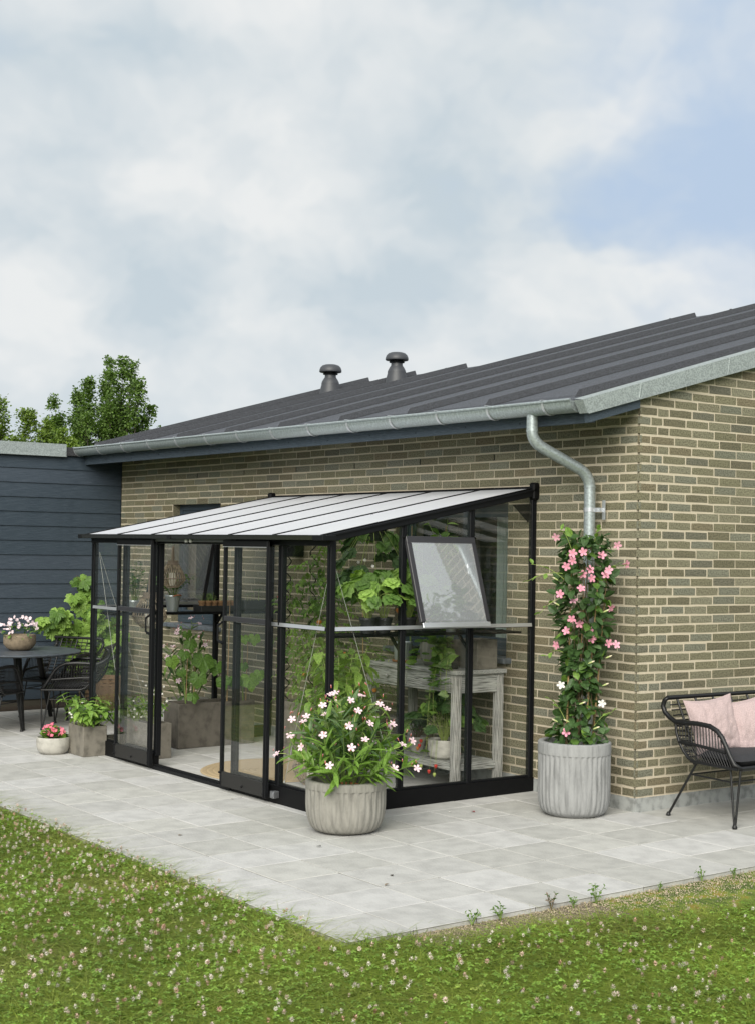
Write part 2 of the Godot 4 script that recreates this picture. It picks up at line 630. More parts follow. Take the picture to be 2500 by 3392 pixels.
	mat("worn_edge", lin(0.50, 0.40, 0.24), 0.85, T.wood, V(2.0, 9, 2), T.bgrain, 0.5)
	mat("cane", lin(0.50, 0.41, 0.29), 0.8, T.bark, V(5, 2, 5))
	mat("cane_dark", lin(0.20, 0.16, 0.12), 0.8)
	mat("wax", lin(0.75, 0.72, 0.62), 0.5)
	mat("jute", lin(0.52, 0.40, 0.24), 0.95, T.grain, V(14, 14, 14), T.bbrick, 0.8)
	mat("wicker", lin(0.22, 0.14, 0.08), 0.9)
	mat("bamboo", lin(0.36, 0.24, 0.11), 0.6)
	mat("cord", lin(0.38, 0.39, 0.36), 0.8)
	mat("stem", lin(0.16, 0.24, 0.06), 0.6)
	mat("stem_brown", lin(0.13, 0.10, 0.05), 0.8)
	mat("stem_lime", lin(0.30, 0.38, 0.10), 0.6)
	mat("bark", lin(0.10, 0.085, 0.065), 0.95, T.bark, V(2, 0.5, 2))
	mat("red", lin(0.50, 0.03, 0.02), 0.3)
	mat("orange", lin(0.62, 0.22, 0.04), 0.3)
	mat("lime_fruit", lin(0.38, 0.46, 0.12), 0.4)
	mat("green_plastic", lin(0.03, 0.25, 0.15), 0.4)
	mat("flower", Color(1, 1, 1), 0.7)
	M.flower.vertex_color_use_as_albedo = true
	M.flower.backlight_enabled = true
	M.flower.backlight = Color(0.5, 0.5, 0.5)
	leafmat("lf_dark", 0.070, 0.141, 0.042)
	leafmat("lf_mid", 0.146, 0.272, 0.057)
	leafmat("lf_light", 0.258, 0.445, 0.083)
	leafmat("lf_lime", 0.377, 0.593, 0.123)
	leafmat("lf_blue", 0.190, 0.311, 0.139, 0.35)
	leafmat("lf_pale", 0.274, 0.379, 0.165)
	leafmat("lf_tree", 0.185, 0.30, 0.075, 0.5)
	leafmat("lf_tree2", 0.25, 0.37, 0.075, 0.5)
	M.lf_tree.vertex_color_use_as_albedo = true
	M.lf_tree2.vertex_color_use_as_albedo = true
	mat("vent", lin(0.045, 0.048, 0.055), 0.5)
	mat("track", lin(0.10, 0.105, 0.10), 0.25)
	mat("alu_gloss", lin(0.02, 0.021, 0.02), 0.18)
	mat("alu_sheen", lin(0.03, 0.03, 0.035), 0.4)
	mat("kick", lin(0.012, 0.0115, 0.011), 0.5)
	mat("bucket", lin(0.50, 0.55, 0.56), 0.35, T.zinc, V(9, 9, 9))
	M.bucket.metallic = 0.6
	mat("peat", lin(0.34, 0.20, 0.10), 0.95, T.grain, V(12, 12, 12))
	mat("pot_white", lin(0.6, 0.585, 0.53), 0.8, T.conc, V(2, 2, 2))
	mat("clover_head", Color(1, 1, 1), 0.8)
	M.clover_head.vertex_color_use_as_albedo = true
	mat("pebble", Color(1, 1, 1), 0.9)
	M.pebble.vertex_color_use_as_albedo = true
	mat("lf_white", lin(0.8, 0.78, 0.75), 0.7)
	mat("red_dark", lin(0.25, 0.03, 0.04), 0.7)
	var g := leafmat("grass", 1, 1, 1, 0.6)
	g.vertex_color_use_as_albedo = true
	g.backlight = lin(0.6, 0.7, 0.2)
	g.albedo_color = Color(1, 1, 1)

# ---------- ground, patio ----------
func ground() -> void:
	var b := MB.new()
	var zs := [-300.0, -2.0, 0.0, 2.0, 4.0, 6.0, 9.0, 300.0]
	for i in zs.size() - 1:
		var z0: float = zs[i]
		var z1: float = zs[i + 1]
		b.quad(V(-300, gy(z1) - 0.03, z1), V(300, gy(z1) - 0.03, z1), V(300, gy(z0) - 0.03, z0), V(-300, gy(z0) - 0.03, z0))
	struct("ground", b, M.earth)
	var gr := MB.new()
	gr.quad(V(1.5, gy(3.3) - 0.022, 3.3), V(2.3, gy(3.3) - 0.022, 3.3), V(2.3, -0.022, -3.0), V(1.5, -0.022, -3.0))
	struct("gravel_strip", gr, M.grit)
	# patio: bedding, then each slab a piece of its own
	var p := Node3D.new()
	p.name = "patio"
	add_child(p)
	p.set_meta("kind", "structure")
	var bed := MB.new()
	bed.quad(V(-8.1, gy(3.53) - 0.0035, 3.53), V(1.59, gy(3.53) - 0.0035, 3.53), V(1.59, -0.0035, 0), V(-8.1, -0.0035, 0))
	bed.quad(V(0, -0.0035, 0), V(1.59, -0.0035, 0), V(1.59, -0.0035, -3.2), V(0, -0.0035, -3.2))
	part("bedding", bed, M.joint, p)
	var slabs := []
	for k in 3:
		var s := MB.new()
		s.cbox(V(0, -0.02, 0), V(0.3975, 0.04, 0.3885), 0.002 + 0.0005 * k)
		slabs.append(s.done())
	for i in 24:
		for j in 17:
			var x := 1.59 - 0.404 * (i + 0.5)
			var z := 3.53 - 0.395 * (j + 0.5)
			if z < 0.1 and x < 0: continue
			var t := Transform3D(Basis.from_euler(V(0.0125 + rnd(-0.002, 0.002), rnd(-0.002, 0.002), rnd(-0.002, 0.002))), V(x, gy(z) + rnd(-0.0008, 0.0008), z))
			if z < 0: t = t.translated(V(0, 0, 0))
			var ti := R.randi() % 6
			if x > -0.6 and z < 1.4 and R.randf() < 0.6: ti = 3
			part("slab", slabs[R.randi() % 3], M["paving_%d" % ti], p, t)

# ---------- the brick house ----------
const BH := 0.0667
const BL := 0.2383
func joint_y(j: float) -> float:
	return (40.47 - j) * BH
func roof_y(z: float) -> float:
	return 2.875 + 0.277 * (0.4 - z)

func brick_shape(len: float, sd: int) -> ArrayMesh:
	# face towards +Z at 0, ragged edge, 18 mm deep
	R.seed = sd
	var b := MB.new()
	var hx := len * 0.5
	var hy := 0.0272
	var o := []
	var q := []
	var nx := 3 if len > 0.16 else 2
	var ring := []
	for i in nx: ring.append(V(-hx + 2 * hx * i / nx, -hy, 0))
	for i in 2: ring.append(V(hx, -hy + hy * i, 0))
	for i in nx: ring.append(V(hx - 2 * hx * i / nx, hy, 0))
	for i in 2: ring.append(V(-hx, hy - hy * i, 0))
	for r in ring:
		var e: Vector3 = r + V(rnd(-0.002, 0.001), rnd(-0.0022, 0.0016), 0)
		o.append(e + V(0, 0, -0.018))
		q.append(V(e.x - signf(r.x) * 0.0025 if absf(r.x) > hx - 0.001 else e.x, e.y - signf(r.y) * 0.003 if absf(r.y) > hy - 0.001 else e.y, rnd(-0.0006, 0.0006)))
	var m := ring.size()
	for i in m:
		var k := (i + 1) % m
		b.tri(V(0, 0, 0.0004), q[i], q[k])
		b.quad(o[i], o[k], q[k], q[i])
	return b.done()

func house() -> void:
	var hs := thing("brick_house", "long olive brown brick house with dark felt roof, zinc gutter and roof vents", "house")
	var wins := [[-6.86, -5.83, 0.985, 2.238], [-2.85, -1.39, 0.985, 2.178]]
	# mortar body with window openings
	var wall := MB.new()
	var ytop := 2.86
	var fz := -0.0035
	wall.span(V(-8.1, 0.09, -0.3), V(-6.86, ytop, fz))
	wall.span(V(-5.83, 0.09, -0.3), V(-2.85, ytop, fz))
	wall.span(V(-1.39, 0.09, -0.3), V(-0.02, ytop, fz))
	for w in wins:
		wall.span(V(w[0], 0.09, -0.3), V(w[1], w[2] - 0.06, fz))
		wall.span(V(w[0], w[3], -0.3), V(w[1], ytop, fz))
	var ga := PackedVector3Array([V(-0.0035, 0.09, -0.004), V(-0.0035, 0.09, -12.4), V(-0.0035, roof_y(0.4) - 0.04, -12.4), V(-0.0035, roof_y(-6.2) - 0.04, -6.2), V(-0.0035, roof_y(0) - 0.04, -0.006)])
	wall.poly(ga)
	var gb := PackedVector3Array()
	for i in range(ga.size() - 1, -1, -1): gb.push_back(ga[i] + V(-0.29, 0, 0))
	wall.poly(gb)
	var wl := part("wall", wall, M.mortar, hs)
	var back := MB.new()
	back.span(V(-8.1, 0, -12.4), V(-0.3, 2.6, -12.2))
	part("rear_wall", back, M.mortar, hs)
	# bricks
	var cand := []
	for r in range(-14, 40):
		var y := (joint_y(r) + joint_y(r - 1)) * 0.5
		var md := posmod(r, 4)
		# long wall
		if y < 2.85:
			var ph: float = [0.81, 0.56, 0.31, 0.56][md]
			var cuts := [0.0]
			if md == 2: cuts.append(0.81)
			var x := ph
			while x < 8.1 / BL:
				if not (md == 2 and x < 1.2): cuts.append(x)
				x += 1.0
			cuts.append(8.1 / BL)
			for i in cuts.size() - 1:
				var x1: float = -cuts[i] * BL
				var x0: float = -cuts[i + 1] * BL
				for w in wins:
					if y > w[2] - 0.075 and y < w[3]:
						if x0 < w[0] and x1 > w[0]: x1 = w[0] + 0.006
						elif x0 < w[1] and x1 > w[1]: x0 = w[1] - 0.006
						elif x0 >= w[0] and x1 <= w[1]: x1 = x0
				var e1 := 0.0055 if i > 0 else -0.002
				if x1 - x0 > 0.03: cand.append([0, x0 + 0.0055, x1 - e1, y, r])
		# gable
		var g := [0.0]
		var z := 0.0
		if md == 0: g.append_array([0.475, 0.975]); z = 1.975
		elif md == 2: g.append(0.475); z = 1.475
		else: g.append_array([0.75, 1.245]); z = 2.235
		while z < 22.0:
			g.append(z); z += 1.0
		for i in g.size() - 1:
			var z1: float = -g[i] * BL
			var z0: float = -g[i + 1] * BL
			if y - 0.03 > 2.741 + 0.27 * (0.556 - z0): continue
			cand.append([1, z0 + 0.0055, z1 - (0.0055 if i > 0 else -0.002), y, r])
	var near := []
	var rest := []
	for c in cand:
		var ok: bool = (c[0] == 1 and c[2] > -1.55) or (c[0] == 0 and c[1] > -1.0)
		if ok: near.append([Vector2(7.33, 7.54).distance_to(Vector2(0, (c[1] + c[2]) * 0.5) if c[0] == 1 else Vector2((c[1] + c[2]) * 0.5, 0)), c])
		else: rest.append(c)
	near.sort_custom(func(a, b): return a[0] < b[0])
	var shapes := {}
	for k in [0.06, 0.085, 0.113, 0.135, 0.172, 0.2, 0.2273]:
		shapes[k] = []
		for s in 3: shapes[k].append(brick_shape(k, 100 + s + int(k * 1000)))
	R.seed = 77
	var turn := Basis(V(0, 1, 0), PI / 2)
	var jo := MB.new()
	jo.colored = true
	var drift := noise(0.9, 3, 71)
	var pick := func(x: float, y: float) -> int:
		var f := clampf(R.randf() + 0.35 * drift.get_noise_2d(x, y * 1.6), 0.0, 0.999)
		return 0 if f < 0.30 else 1 if f < 0.52 else 2 if f < 0.64 else 3 if f < 0.78 else 4 if f < 0.88 else 5 if f < 0.94 else 6
	for i in near.size():
		if i >= 300:
			rest.append(near[i][1])
			continue
		var c: Array = near[i][1]
		var len: float = c[2] - c[1]
		var best := 0.06
		for k in shapes: if absf(k - len) < absf(best - len): best = k
		var mid: float = (c[1] + c[2]) * 0.5
		var bs := Basis.from_scale(V(len / best, 1, 1))
		var jig := Basis.from_euler(V(rnd(-0.006, 0.006), rnd(-0.006, 0.006), rnd(-0.006, 0.006)))
		var t := Transform3D(turn * jig * bs, V(rnd(-0.001, 0.001), c[3] + rnd(-0.0015, 0.0015), mid)) if c[0] == 1 else Transform3D(jig * bs, V(mid, c[3] + rnd(-0.0015, 0.0015), rnd(-0.001, 0.001)))
		part("brick", shapes[best][R.randi() % 3], M["brick_%d" % pick.call(mid + 20.0 * c[0], c[3])], wl, t)
	for c in rest:
		var m: StandardMaterial3D = M["brick_%d" % pick.call((c[1] + c[2]) * 0.5 + 20.0 * c[0], c[3])]
		var k := rnd(0.88, 1.1)
		var lc := m.albedo_color.srgb_to_linear()
		jo.col = Color(lc.r * k, lc.g * k, lc.b * k)
		var jy := rnd(-0.0015, 0.0015)
		var a := V(0, 0, 0)
		var hy := 0.0268
		var q := []
		for e in [[c[1], -hy], [c[2], -hy], [c[2], hy], [c[1], hy]]:
			var off := V(rnd(-0.002, 0.001), c[3] + jy + e[1] + rnd(-0.0015, 0.0015), 0)
			if c[0] == 1: q.append(V(rnd(-0.001, 0.001), off.y, e[0] + off.x))
			else: q.append(V(e[0] + off.x, off.y, rnd(-0.001, 0.001)))
		if c[0] == 1: q = [q[1], q[0], q[3], q[2]]
		var nrm: Vector3 = (q[1] - q[0]).cross(q[3] - q[0]).normalized()
		jo.quad(q[0], q[1], q[2], q[3])
		for e in 4:
			var s0: Vector3 = q[e]
			var s1: Vector3 = q[(e + 1) % 4]
			jo.quad(s0 - nrm * 0.014, s1 - nrm * 0.014, s1, s0)
	part("brick_courses", jo, M.brick_v, wl).set_meta("kind", "stuff")
	# open weep joints
	for xx in [-10.56 * BL, -14.56 * BL, -6.56 * BL, -18.56 * BL, -22.56 * BL, -26.56 * BL]:
		var wj := MB.new()
		wj.box(V(xx, joint_y(2.5), -0.004), V(0.01, 0.05, 0.012))
		part("weep_joint", wj, M.alu_dark, wl)
	# plinth
	var pl := MB.new()
	pl.span(V(-8.1, -0.1, -0.3), V(0.004, joint_y(39) - 0.003, 0.004))
	pl.span(V(-0.3, -0.1, -12.4), V(0.004, joint_y(39) - 0.003, -0.3))
	part("plinth", pl, M.plinth, hs)
	# windows
	for w in wins:
		var fr := MB.new()
		var x0: float = w[0]; var x1: float = w[1]; var y0: float = w[2]; var y1: float = w[3]
		for q in [[x0, x0 + 0.055, y0, y1], [x1 - 0.055, x1, y0, y1], [x0 + 0.055, x1 - 0.055, y1 - 0.06, y1], [x0 + 0.055, x1 - 0.055, y0, y0 + 0.06]]:
			fr.span(V(q[0], q[2], -0.16), V(q[1], q[3], -0.09))
		var win := part("window", fr, M.frame_blue, hs)
		var sh := MB.new()
		for q in [[x0 + 0.055, x0 + 0.1, y0 + 0.06, y1 - 0.06], [x1 - 0.1, x1 - 0.055, y0 + 0.06, y1 - 0.06], [x0 + 0.1, x1 - 0.1, y1 - 0.11, y1 - 0.06], [x0 + 0.1, x1 - 0.1, y0 + 0.06, y0 + 0.13]]:
			sh.span(V(q[0], q[2], -0.15), V(q[1], q[3], -0.104))
		part("sash", sh, M.frame_blue, win)
		var pn := MB.new()
		pn.span(V(x0 + 0.1, y0 + 0.13, -0.128), V(x1 - 0.1, y1 - 0.11, -0.122))
		part("pane", pn, M.window_glass, win)
		var si := MB.new()
		si.cbox(V((x0 + x1) * 0.5, y0 - 0.03, -0.035), V(x1 - x0 + 0.12, 0.045, 0.22), 0.006)
		part("sill", si, M.slate, win)
		var rv2 := MB.new()
		for sx in [x0 - 0.0005, x1 + 0.0005]:
			var k := -1.0 if sx < (x0 + x1) / 2 else 1.0
			rv2.box(V(sx + k * 0.002, (y0 + y1) * 0.5, -0.05), V(0.006, y1 - y0, 0.085))
		part("reveal", rv2, M.brick_2, win)
		var rm := MB.new()
		rm.quad(V(x0 - 0.8, 0.4, -1.6), V(x1 + 0.8, 0.4, -1.6), V(x1 + 0.8, 2.6, -1.6), V(x0 - 0.8, 2.6, -1.6))
		rm.quad(V(x0 - 0.8, 0.4, -0.31), V(x0 - 0.8, 0.4, -1.6), V(x0 - 0.8, 2.6, -1.6), V(x0 - 0.8, 2.6, -0.31))
		rm.quad(V(x1 + 0.8, 0.4, -1.6), V(x1 + 0.8, 0.4, -0.31), V(x1 + 0.8, 2.6, -0.31), V(x1 + 0.8, 2.6, -1.6))
		rm.quad(V(x0 - 0.8, 0.4, -0.31), V(x1 + 0.8, 0.4, -0.31), V(x1 + 0.8, 0.4, -1.6), V(x0 - 0.8, 0.4, -1.6))
		rm.quad(V(x0 - 0.8, 2.6, -1.6), V(x1 + 0.8, 2.6, -1.6), V(x1 + 0.8, 2.6, -0.31), V(x0 - 0.8, 2.6, -0.31))
		part("room", rm, M.room, win)
		var cu := MB.new()
		var cx := x1 - 0.42 if x0 > -4 else x1 - 0.2
		cu.grid(24, 1, func(u, v): return V(cx + u * 0.26, y0 + v * (y1 - y0), -0.26 + 0.02 * sin(u * 40)))
		part("curtain", cu, M.curtain, win)
	# roof
	var n := V(0, 1, 0.277).normalized()
	var rb := V(1, 0, 0)
	var dn := V(0, -0.277, 1).normalized()
	var secs := [[-5.72, 0.05, -6.25], [-8.4, -5.72, -3.45]]
	for s in secs:
		var ro := MB.new()
		var zr: float = s[2]
		var yr := roof_y(zr)
		var ye := roof_y(0.47)
		ro.quad(V(s[0], ye, 0.47), V(s[1], ye, 0.47), V(s[1], yr, zr), V(s[0], yr, zr))
		var zb := zr * 2.0 - 0.47
		ro.quad(V(s[1], ye, zb), V(s[0], ye, zb), V(s[0], yr, zr), V(s[1], yr, zr))
		ro.quad(V(s[0], ye - 0.05, 0.47), V(s[1], ye - 0.05, 0.47), V(s[1], ye, 0.47), V(s[0], ye, 0.47))
		for xx in [s[0], s[1]]:
			if xx > 0.0: continue
			ro.tri(V(xx, ye, 0.47), V(xx, ye, zb), V(xx, yr, zr))
		ro.quad(V(s[0], ye - 0.05, 0.47), V(s[0], ye - 0.05, zb), V(minf(s[1], -0.3), ye - 0.05, zb), V(minf(s[1], -0.3), ye - 0.05, 0.47))
		var roof := part("roof", ro, M.felt, hs)
		var lap := MB.new()
		lap.quad(V(s[0], roof_y(0.30) + 0.004, 0.30), V(s[1], roof_y(0.30) + 0.004, 0.30), V(s[1], roof_y(0.288) + 0.004, 0.288), V(s[0], roof_y(0.288) + 0.004, 0.288))
		part("felt_lap", lap, M.felt_dark, roof)
		for k in 9:
			var x := -0.24 - 0.98 * k
			if x > s[1] or x < s[0]: continue
			for side in 2:
				var p := MB.new()
				var z0 := 0.36 if side == 0 else zr - 2.0
				var z1 := zr + 0.05 if side == 0 else zr - 0.05
				var xo := x if side == 0 else x - 0.49
				if xo < s[0]: continue
				var yy := func(z: float) -> float: return roof_y(z) if side == 0 else roof_y(2.0 * zr - z)
				var rg := []
				for zz in [z0, z1]:
					var y: float = yy.call(zz)
					rg.append([V(xo - 0.042, y, zz), V(xo + 0.042, y, zz), V(xo + 0.014, y + 0.056, zz - (0.018 if zz == z0 and side == 0 else 0.0)), V(xo - 0.014, y + 0.056, zz - (0.018 if zz == z0 and side == 0 else 0.0))])
				for e in [1, 2, 3]:
					var e2 = (e + 1) % 4
					if side == 0: p.quad(rg[0][e], rg[1][e], rg[1][e2], rg[0][e2])
					else: p.quad(rg[1][e], rg[0][e], rg[0][e2], rg[1][e2])
				p.quad(rg[0][0], rg[0][1], rg[0][2], rg[0][3])
				p.quad(rg[1][1], rg[1][0], rg[1][3], rg[1][2])
				part("roof_batten", p, M.felt_rib, roof)
				if side == 0:
					var sm := MB.new()
					sm.quad(V(xo + 0.042, roof_y(z0) + 0.003, z0), V(xo + 0.055, roof_y(z0) + 0.003, z0), V(xo + 0.055, roof_y(z1) + 0.003, z1), V(xo + 0.042, roof_y(z1) + 0.003, z1))
					part("felt_seam", sm, M.seam, roof)
	# barge flashing on the gable, in lengths, and the cheek under it
	var zs := [0.609, 0.056, -0.854, -1.78, -2.7, -3.6, -4.5, -5.4, -6.3]
	for i in zs.size() - 1:
		var f := MB.new()
		var a: float = zs[i] - (0.0 if i == 0 else 0.004)
		var b: float = zs[i + 1]
		var yt := func(z: float) -> float: return 2.828 + 0.281 * (0.609 - z)
		var yb := func(z: float) -> float: return 2.741 + 0.270 * (0.556 - z)
		var az := a - (0.05 if i == 0 else -0.02)
		f.quad(V(0.062, yb.call(az), az), V(0.062, yb.call(b + 0.02), b + 0.02), V(0.062, yt.call(b), b), V(0.062, yt.call(a), a))
		f.quad(V(0.062, yt.call(a), a), V(0.062, yt.call(b), b), V(-0.02, yt.call(b) + 0.01, b), V(-0.02, yt.call(a) + 0.01, a))
		f.quad(V(0.068, yb.call(az) - 0.006, az), V(0.068, yb.call(b + 0.02) - 0.006, b + 0.02), V(0.068, yb.call(b + 0.02) + 0.004, b + 0.02), V(0.068, yb.call(az) + 0.004, az))
		if i == 0: f.quad(V(-0.02, yb.call(az), az), V(0.062, yb.call(az), az), V(0.062, yt.call(a), a), V(-0.02, yt.call(a), a))
		f.bar(V(0.064, yb.call(b + 0.02), b + 0.02), V(0.064, yt.call(b), b), 0.005)
		part("barge_flashing", f, M.barge, hs)
	var ch := MB.new()
	for k in 2:
		var xa: float = [0.034, -0.016][k]
		var cp := [V(xa, 2.682, 0.512), V(xa, 2.812, 0.034), V(xa, 2.892, 0.034), V(xa, 2.758, 0.524)]
		if k == 0: ch.quad(cp[0], cp[1], cp[2], cp[3])
		else: ch.quad(cp[3], cp[2], cp[1], cp[0])
	ch.quad(V(-0.016, 2.682, 0.512), V(0.034, 2.682, 0.512), V(0.034, 2.758, 0.524), V(-0.016, 2.758, 0.524))
	ch.quad(V(-0.016, 2.812, 0.034), V(0.034, 2.812, 0.034), V(0.034, 2.682, 0.512), V(-0.016, 2.682, 0.512))
	part("verge_board", ch, M.fascia, hs)
	var fa := MB.new()
	fa.span(V(-8.25, 2.688, 0.43), V(0.0, 2.83, 0.452))
	var fas := part("fascia", fa, M.fascia, hs)
	for k in 12:
		var sc := MB.new()
		sc.box(V(-0.75 - 0.62 * k, 2.72 + 0.012 * (k % 2), 0.453), V(0.008, 0.008, 0.004))
		part("screw", sc, M.alu_dark, fas)
	var so := MB.new()
	so.quad(V(-8.25, 2.70, 0.43), V(-8.25, 2.815, 0.0), V(-0.016, 2.815, 0.0), V(-0.016, 2.70, 0.43))
	part("soffit", so, M.fascia, hs)
	# gutter, brackets, downpipe
	var gt := MB.new()
	var gl := -8.62
	var gr := -0.06
	var gcy := func(x: float) -> float: return lerpf(2.862, 2.832, (x - gl) / (gr - gl))
	gt.grid(14, 18, func(u, v):
		var x := lerpf(gl, gr, u)
		var a = PI + v * PI
		return V(x, gcy.call(x) + sin(a) * 0.078, 0.53 - cos(a) * 0.078))
	gt.grid(1, 18, func(u, v):
		var x := lerpf(gr, gl, u)
		var a = PI + v * PI
		return V(x, gcy.call(x) + sin(a) * 0.075, 0.53 - cos(a) * 0.075))
	gt.bar(V(gl, gcy.call(gl) + 0.004, 0.611), V(gr, gcy.call(gr) + 0.004, 0.611), 0.010, 8)
	for xx in [gl, gr]:
		var fan := PackedVector3Array()
		for k in 13:
			var a := PI + PI * k / 12.0
			fan.push_back(V(xx, gcy.call(xx) + sin(a) * 0.079, 0.53 - cos(a) * 0.079))
		if xx == gl: fan.reverse()
		gt.poly(fan)
	var gut := part("gutter", gt, M.zinc, hs)
	for k in 15:
		var x := -0.34 - 0.595 * k
		if x < gl: break
		var bk := MB.new()
		var pts := []
		for e in 13:
			var a := PI + PI * e / 12.0
			pts.append(V(x, gcy.call(x) + sin(a) * 0.083, 0.53 - cos(a) * 0.083))
		pts.append(V(x, gcy.call(x) + 0.018, 0.617))
		for e in pts.size() - 1:
			var mid: Vector3 = (pts[e] + pts[e + 1]) * 0.5
			var d: Vector3 = pts[e + 1] - pts[e]
			bk.box(mid, V(0.022, d.length() + 0.002, 0.004), Basis(V(1, 0, 0), d.normalized(), V(1, 0, 0).cross(d.normalized())))
		bk.box(V(x, gcy.call(x) + 0.017, 0.60), V(0.024, 0.004, 0.05))
		part("bracket", bk, M.silver, gut)
	var dp := MB.new()
	var path := [V(-0.53, 2.77, 0.53), V(-0.53, 2.66, 0.53)]
	path.append_array(bez(V(-0.53, 2.65, 0.53), V(-0.53, 2.575, 0.53), V(-0.50, 2.53, 0.44), 6))
	path.append_array(bez(V(-0.415, 2.40, 0.19), V(-0.387, 2.355, 0.10), V(-0.387, 2.25, 0.10), 6))
	path.append(V(-0.387, 0.05, 0.10))
	dp.tube(path, 0.0405, 20)
	dp.tube([V(-0.53, 2.66, 0.53), V(-0.53, 2.645, 0.53)], 0.043, 20)
	dp.tube([V(-0.387, 2.275, 0.10), V(-0.387, 2.262, 0.10)], 0.0435, 20)
	var pipe := part("downpipe", dp, M.zinc, hs)
	var cl := MB.new()
	cl.tube([V(-0.387, 2.12, 0.10), V(-0.387, 2.09, 0.10)], 0.044, 20)
	cl.box(V(-0.325, 2.105, 0.075), V(0.05, 0.03, 0.006))
	cl.box(V(-0.315, 2.105, 0.03), V(0.03, 0.14, 0.005))
	cl.box(V(-0.322, 2.105, 0.055), V(0.006, 0.03, 0.05))
	part("pipe_clamp", cl, M.silver, pipe)
	# roof vents
	for at in VENTS:
		var st := MB.new()
		var y := roof_y(at.y) - 0.06
		st.lathe([Vector2(0.1373, 0.0000), Vector2(0.1340, 0.0335), Vector2(0.1206, 0.1072), Vector2(0.1072, 0.1575), Vector2(0.1106, 0.1608), Vector2(0.1039, 0.1876), Vector2(0.0838, 0.2245), Vector2(0.0703, 0.2412), Vector2(0.0670, 0.2881)], 28, V(at.x, y, at.y))
		var v := part("roof_vent", st, M.vent, hs)
		var co := MB.new()
		co.lathe([Vector2(0.0670, 0.2747), Vector2(0.0905, 0.2781), Vector2(0.0905, 0.2915), Vector2(0.0804, 0.2928), Vector2(0.0804, 0.3082), Vector2(0.0938, 0.3095), Vector2(0.0938, 0.3182), Vector2(0.0536, 0.3189)], 28, V(at.x, y, at.y))
		part("collar", co, M.alu, v)
		var cap := MB.new()
		cap.lathe([Vector2(0.0335, 0.3049), Vector2(0.1307, 0.3049), Vector2(0.1373, 0.3116), Vector2(0.1360, 0.3350), Vector2(0.1240, 0.3652), Vector2(0.1005, 0.3886), Vector2(0.0670, 0.4000), Vector2(0.0007, 0.4020)], 28, V(at.x, y, at.y))
		part("cap", cap, M.vent, v)

const VENTS := [Vector2(-7.74, -2.60), Vector2(-6.83, -2.93)]

func annexe() -> void:
	var an := thing("timber_annexe", "flat roofed annexe clad in dark blue grey horizontal boards with zinc coping", "building")
	var bo := MB.new()
	bo.span(V(-14, 0.06, -1.5), V(-8.125, 2.80, 6.0))
	part("wall", bo, M.board_0, an)
	var pl := MB.new()
	pl.span(V(-14, -0.1, -0.2), V(-8.112, 0.085, 6.0))
	part("plinth", pl, M.joint, an)
	for k in 18:
		var y1 := 2.79 - 0.1585 * k
		var y0 := maxf(y1 - 0.165, 0.09)
		var seg := [[0.004, 6.0]]
		if k % 3 == 1: seg = [[0.004, 2.9], [2.905, 6.0]]
		for s in seg:
			var b := MB.new()
			b.quad(V(-8.100, y0, s[1]), V(-8.100, y0, s[0]), V(-8.112, y1, s[0]), V(-8.112, y1, s[1]))
			b.quad(V(-8.122, y0, s[1]), V(-8.122, y0, s[0]), V(-8.100, y0, s[0]), V(-8.100, y0, s[1]))
			b.quad(V(-8.122, y0, s[0]), V(-8.122, y1, s[0]), V(-8.112, y1, s[0]), V(-8.100, y0, s[0]))
			part("board", b, M["board_%d" % (R.randi() % 4)], an)
	var fl := MB.new()
	fl.span(V(-14, 2.772, 0.70), V(-8.06, 2.905, 6.0))
	fl.span(V(-8.066, 2.764, 0.70), V(-8.052, 2.776, 6.0))
	part("coping", fl, M.barge, an)
	var dk := MB.new()
	dk.span(V(-14, 2.78, -1.0), V(-8.07, 2.872, 0.698))
	part("parapet", dk, M.felt_dark, an)
	# soil line along the foot of the wall
	var so := MB.new()
	so.quad(V(-8.11, 0.004, 6.0), V(-7.97, gy(6.0) + 0.004, 6.0), V(-7.97, 0.004, 0.0), V(-8.11, 0.02, 0.0))
	struct("soil_bed", so, M.soil)

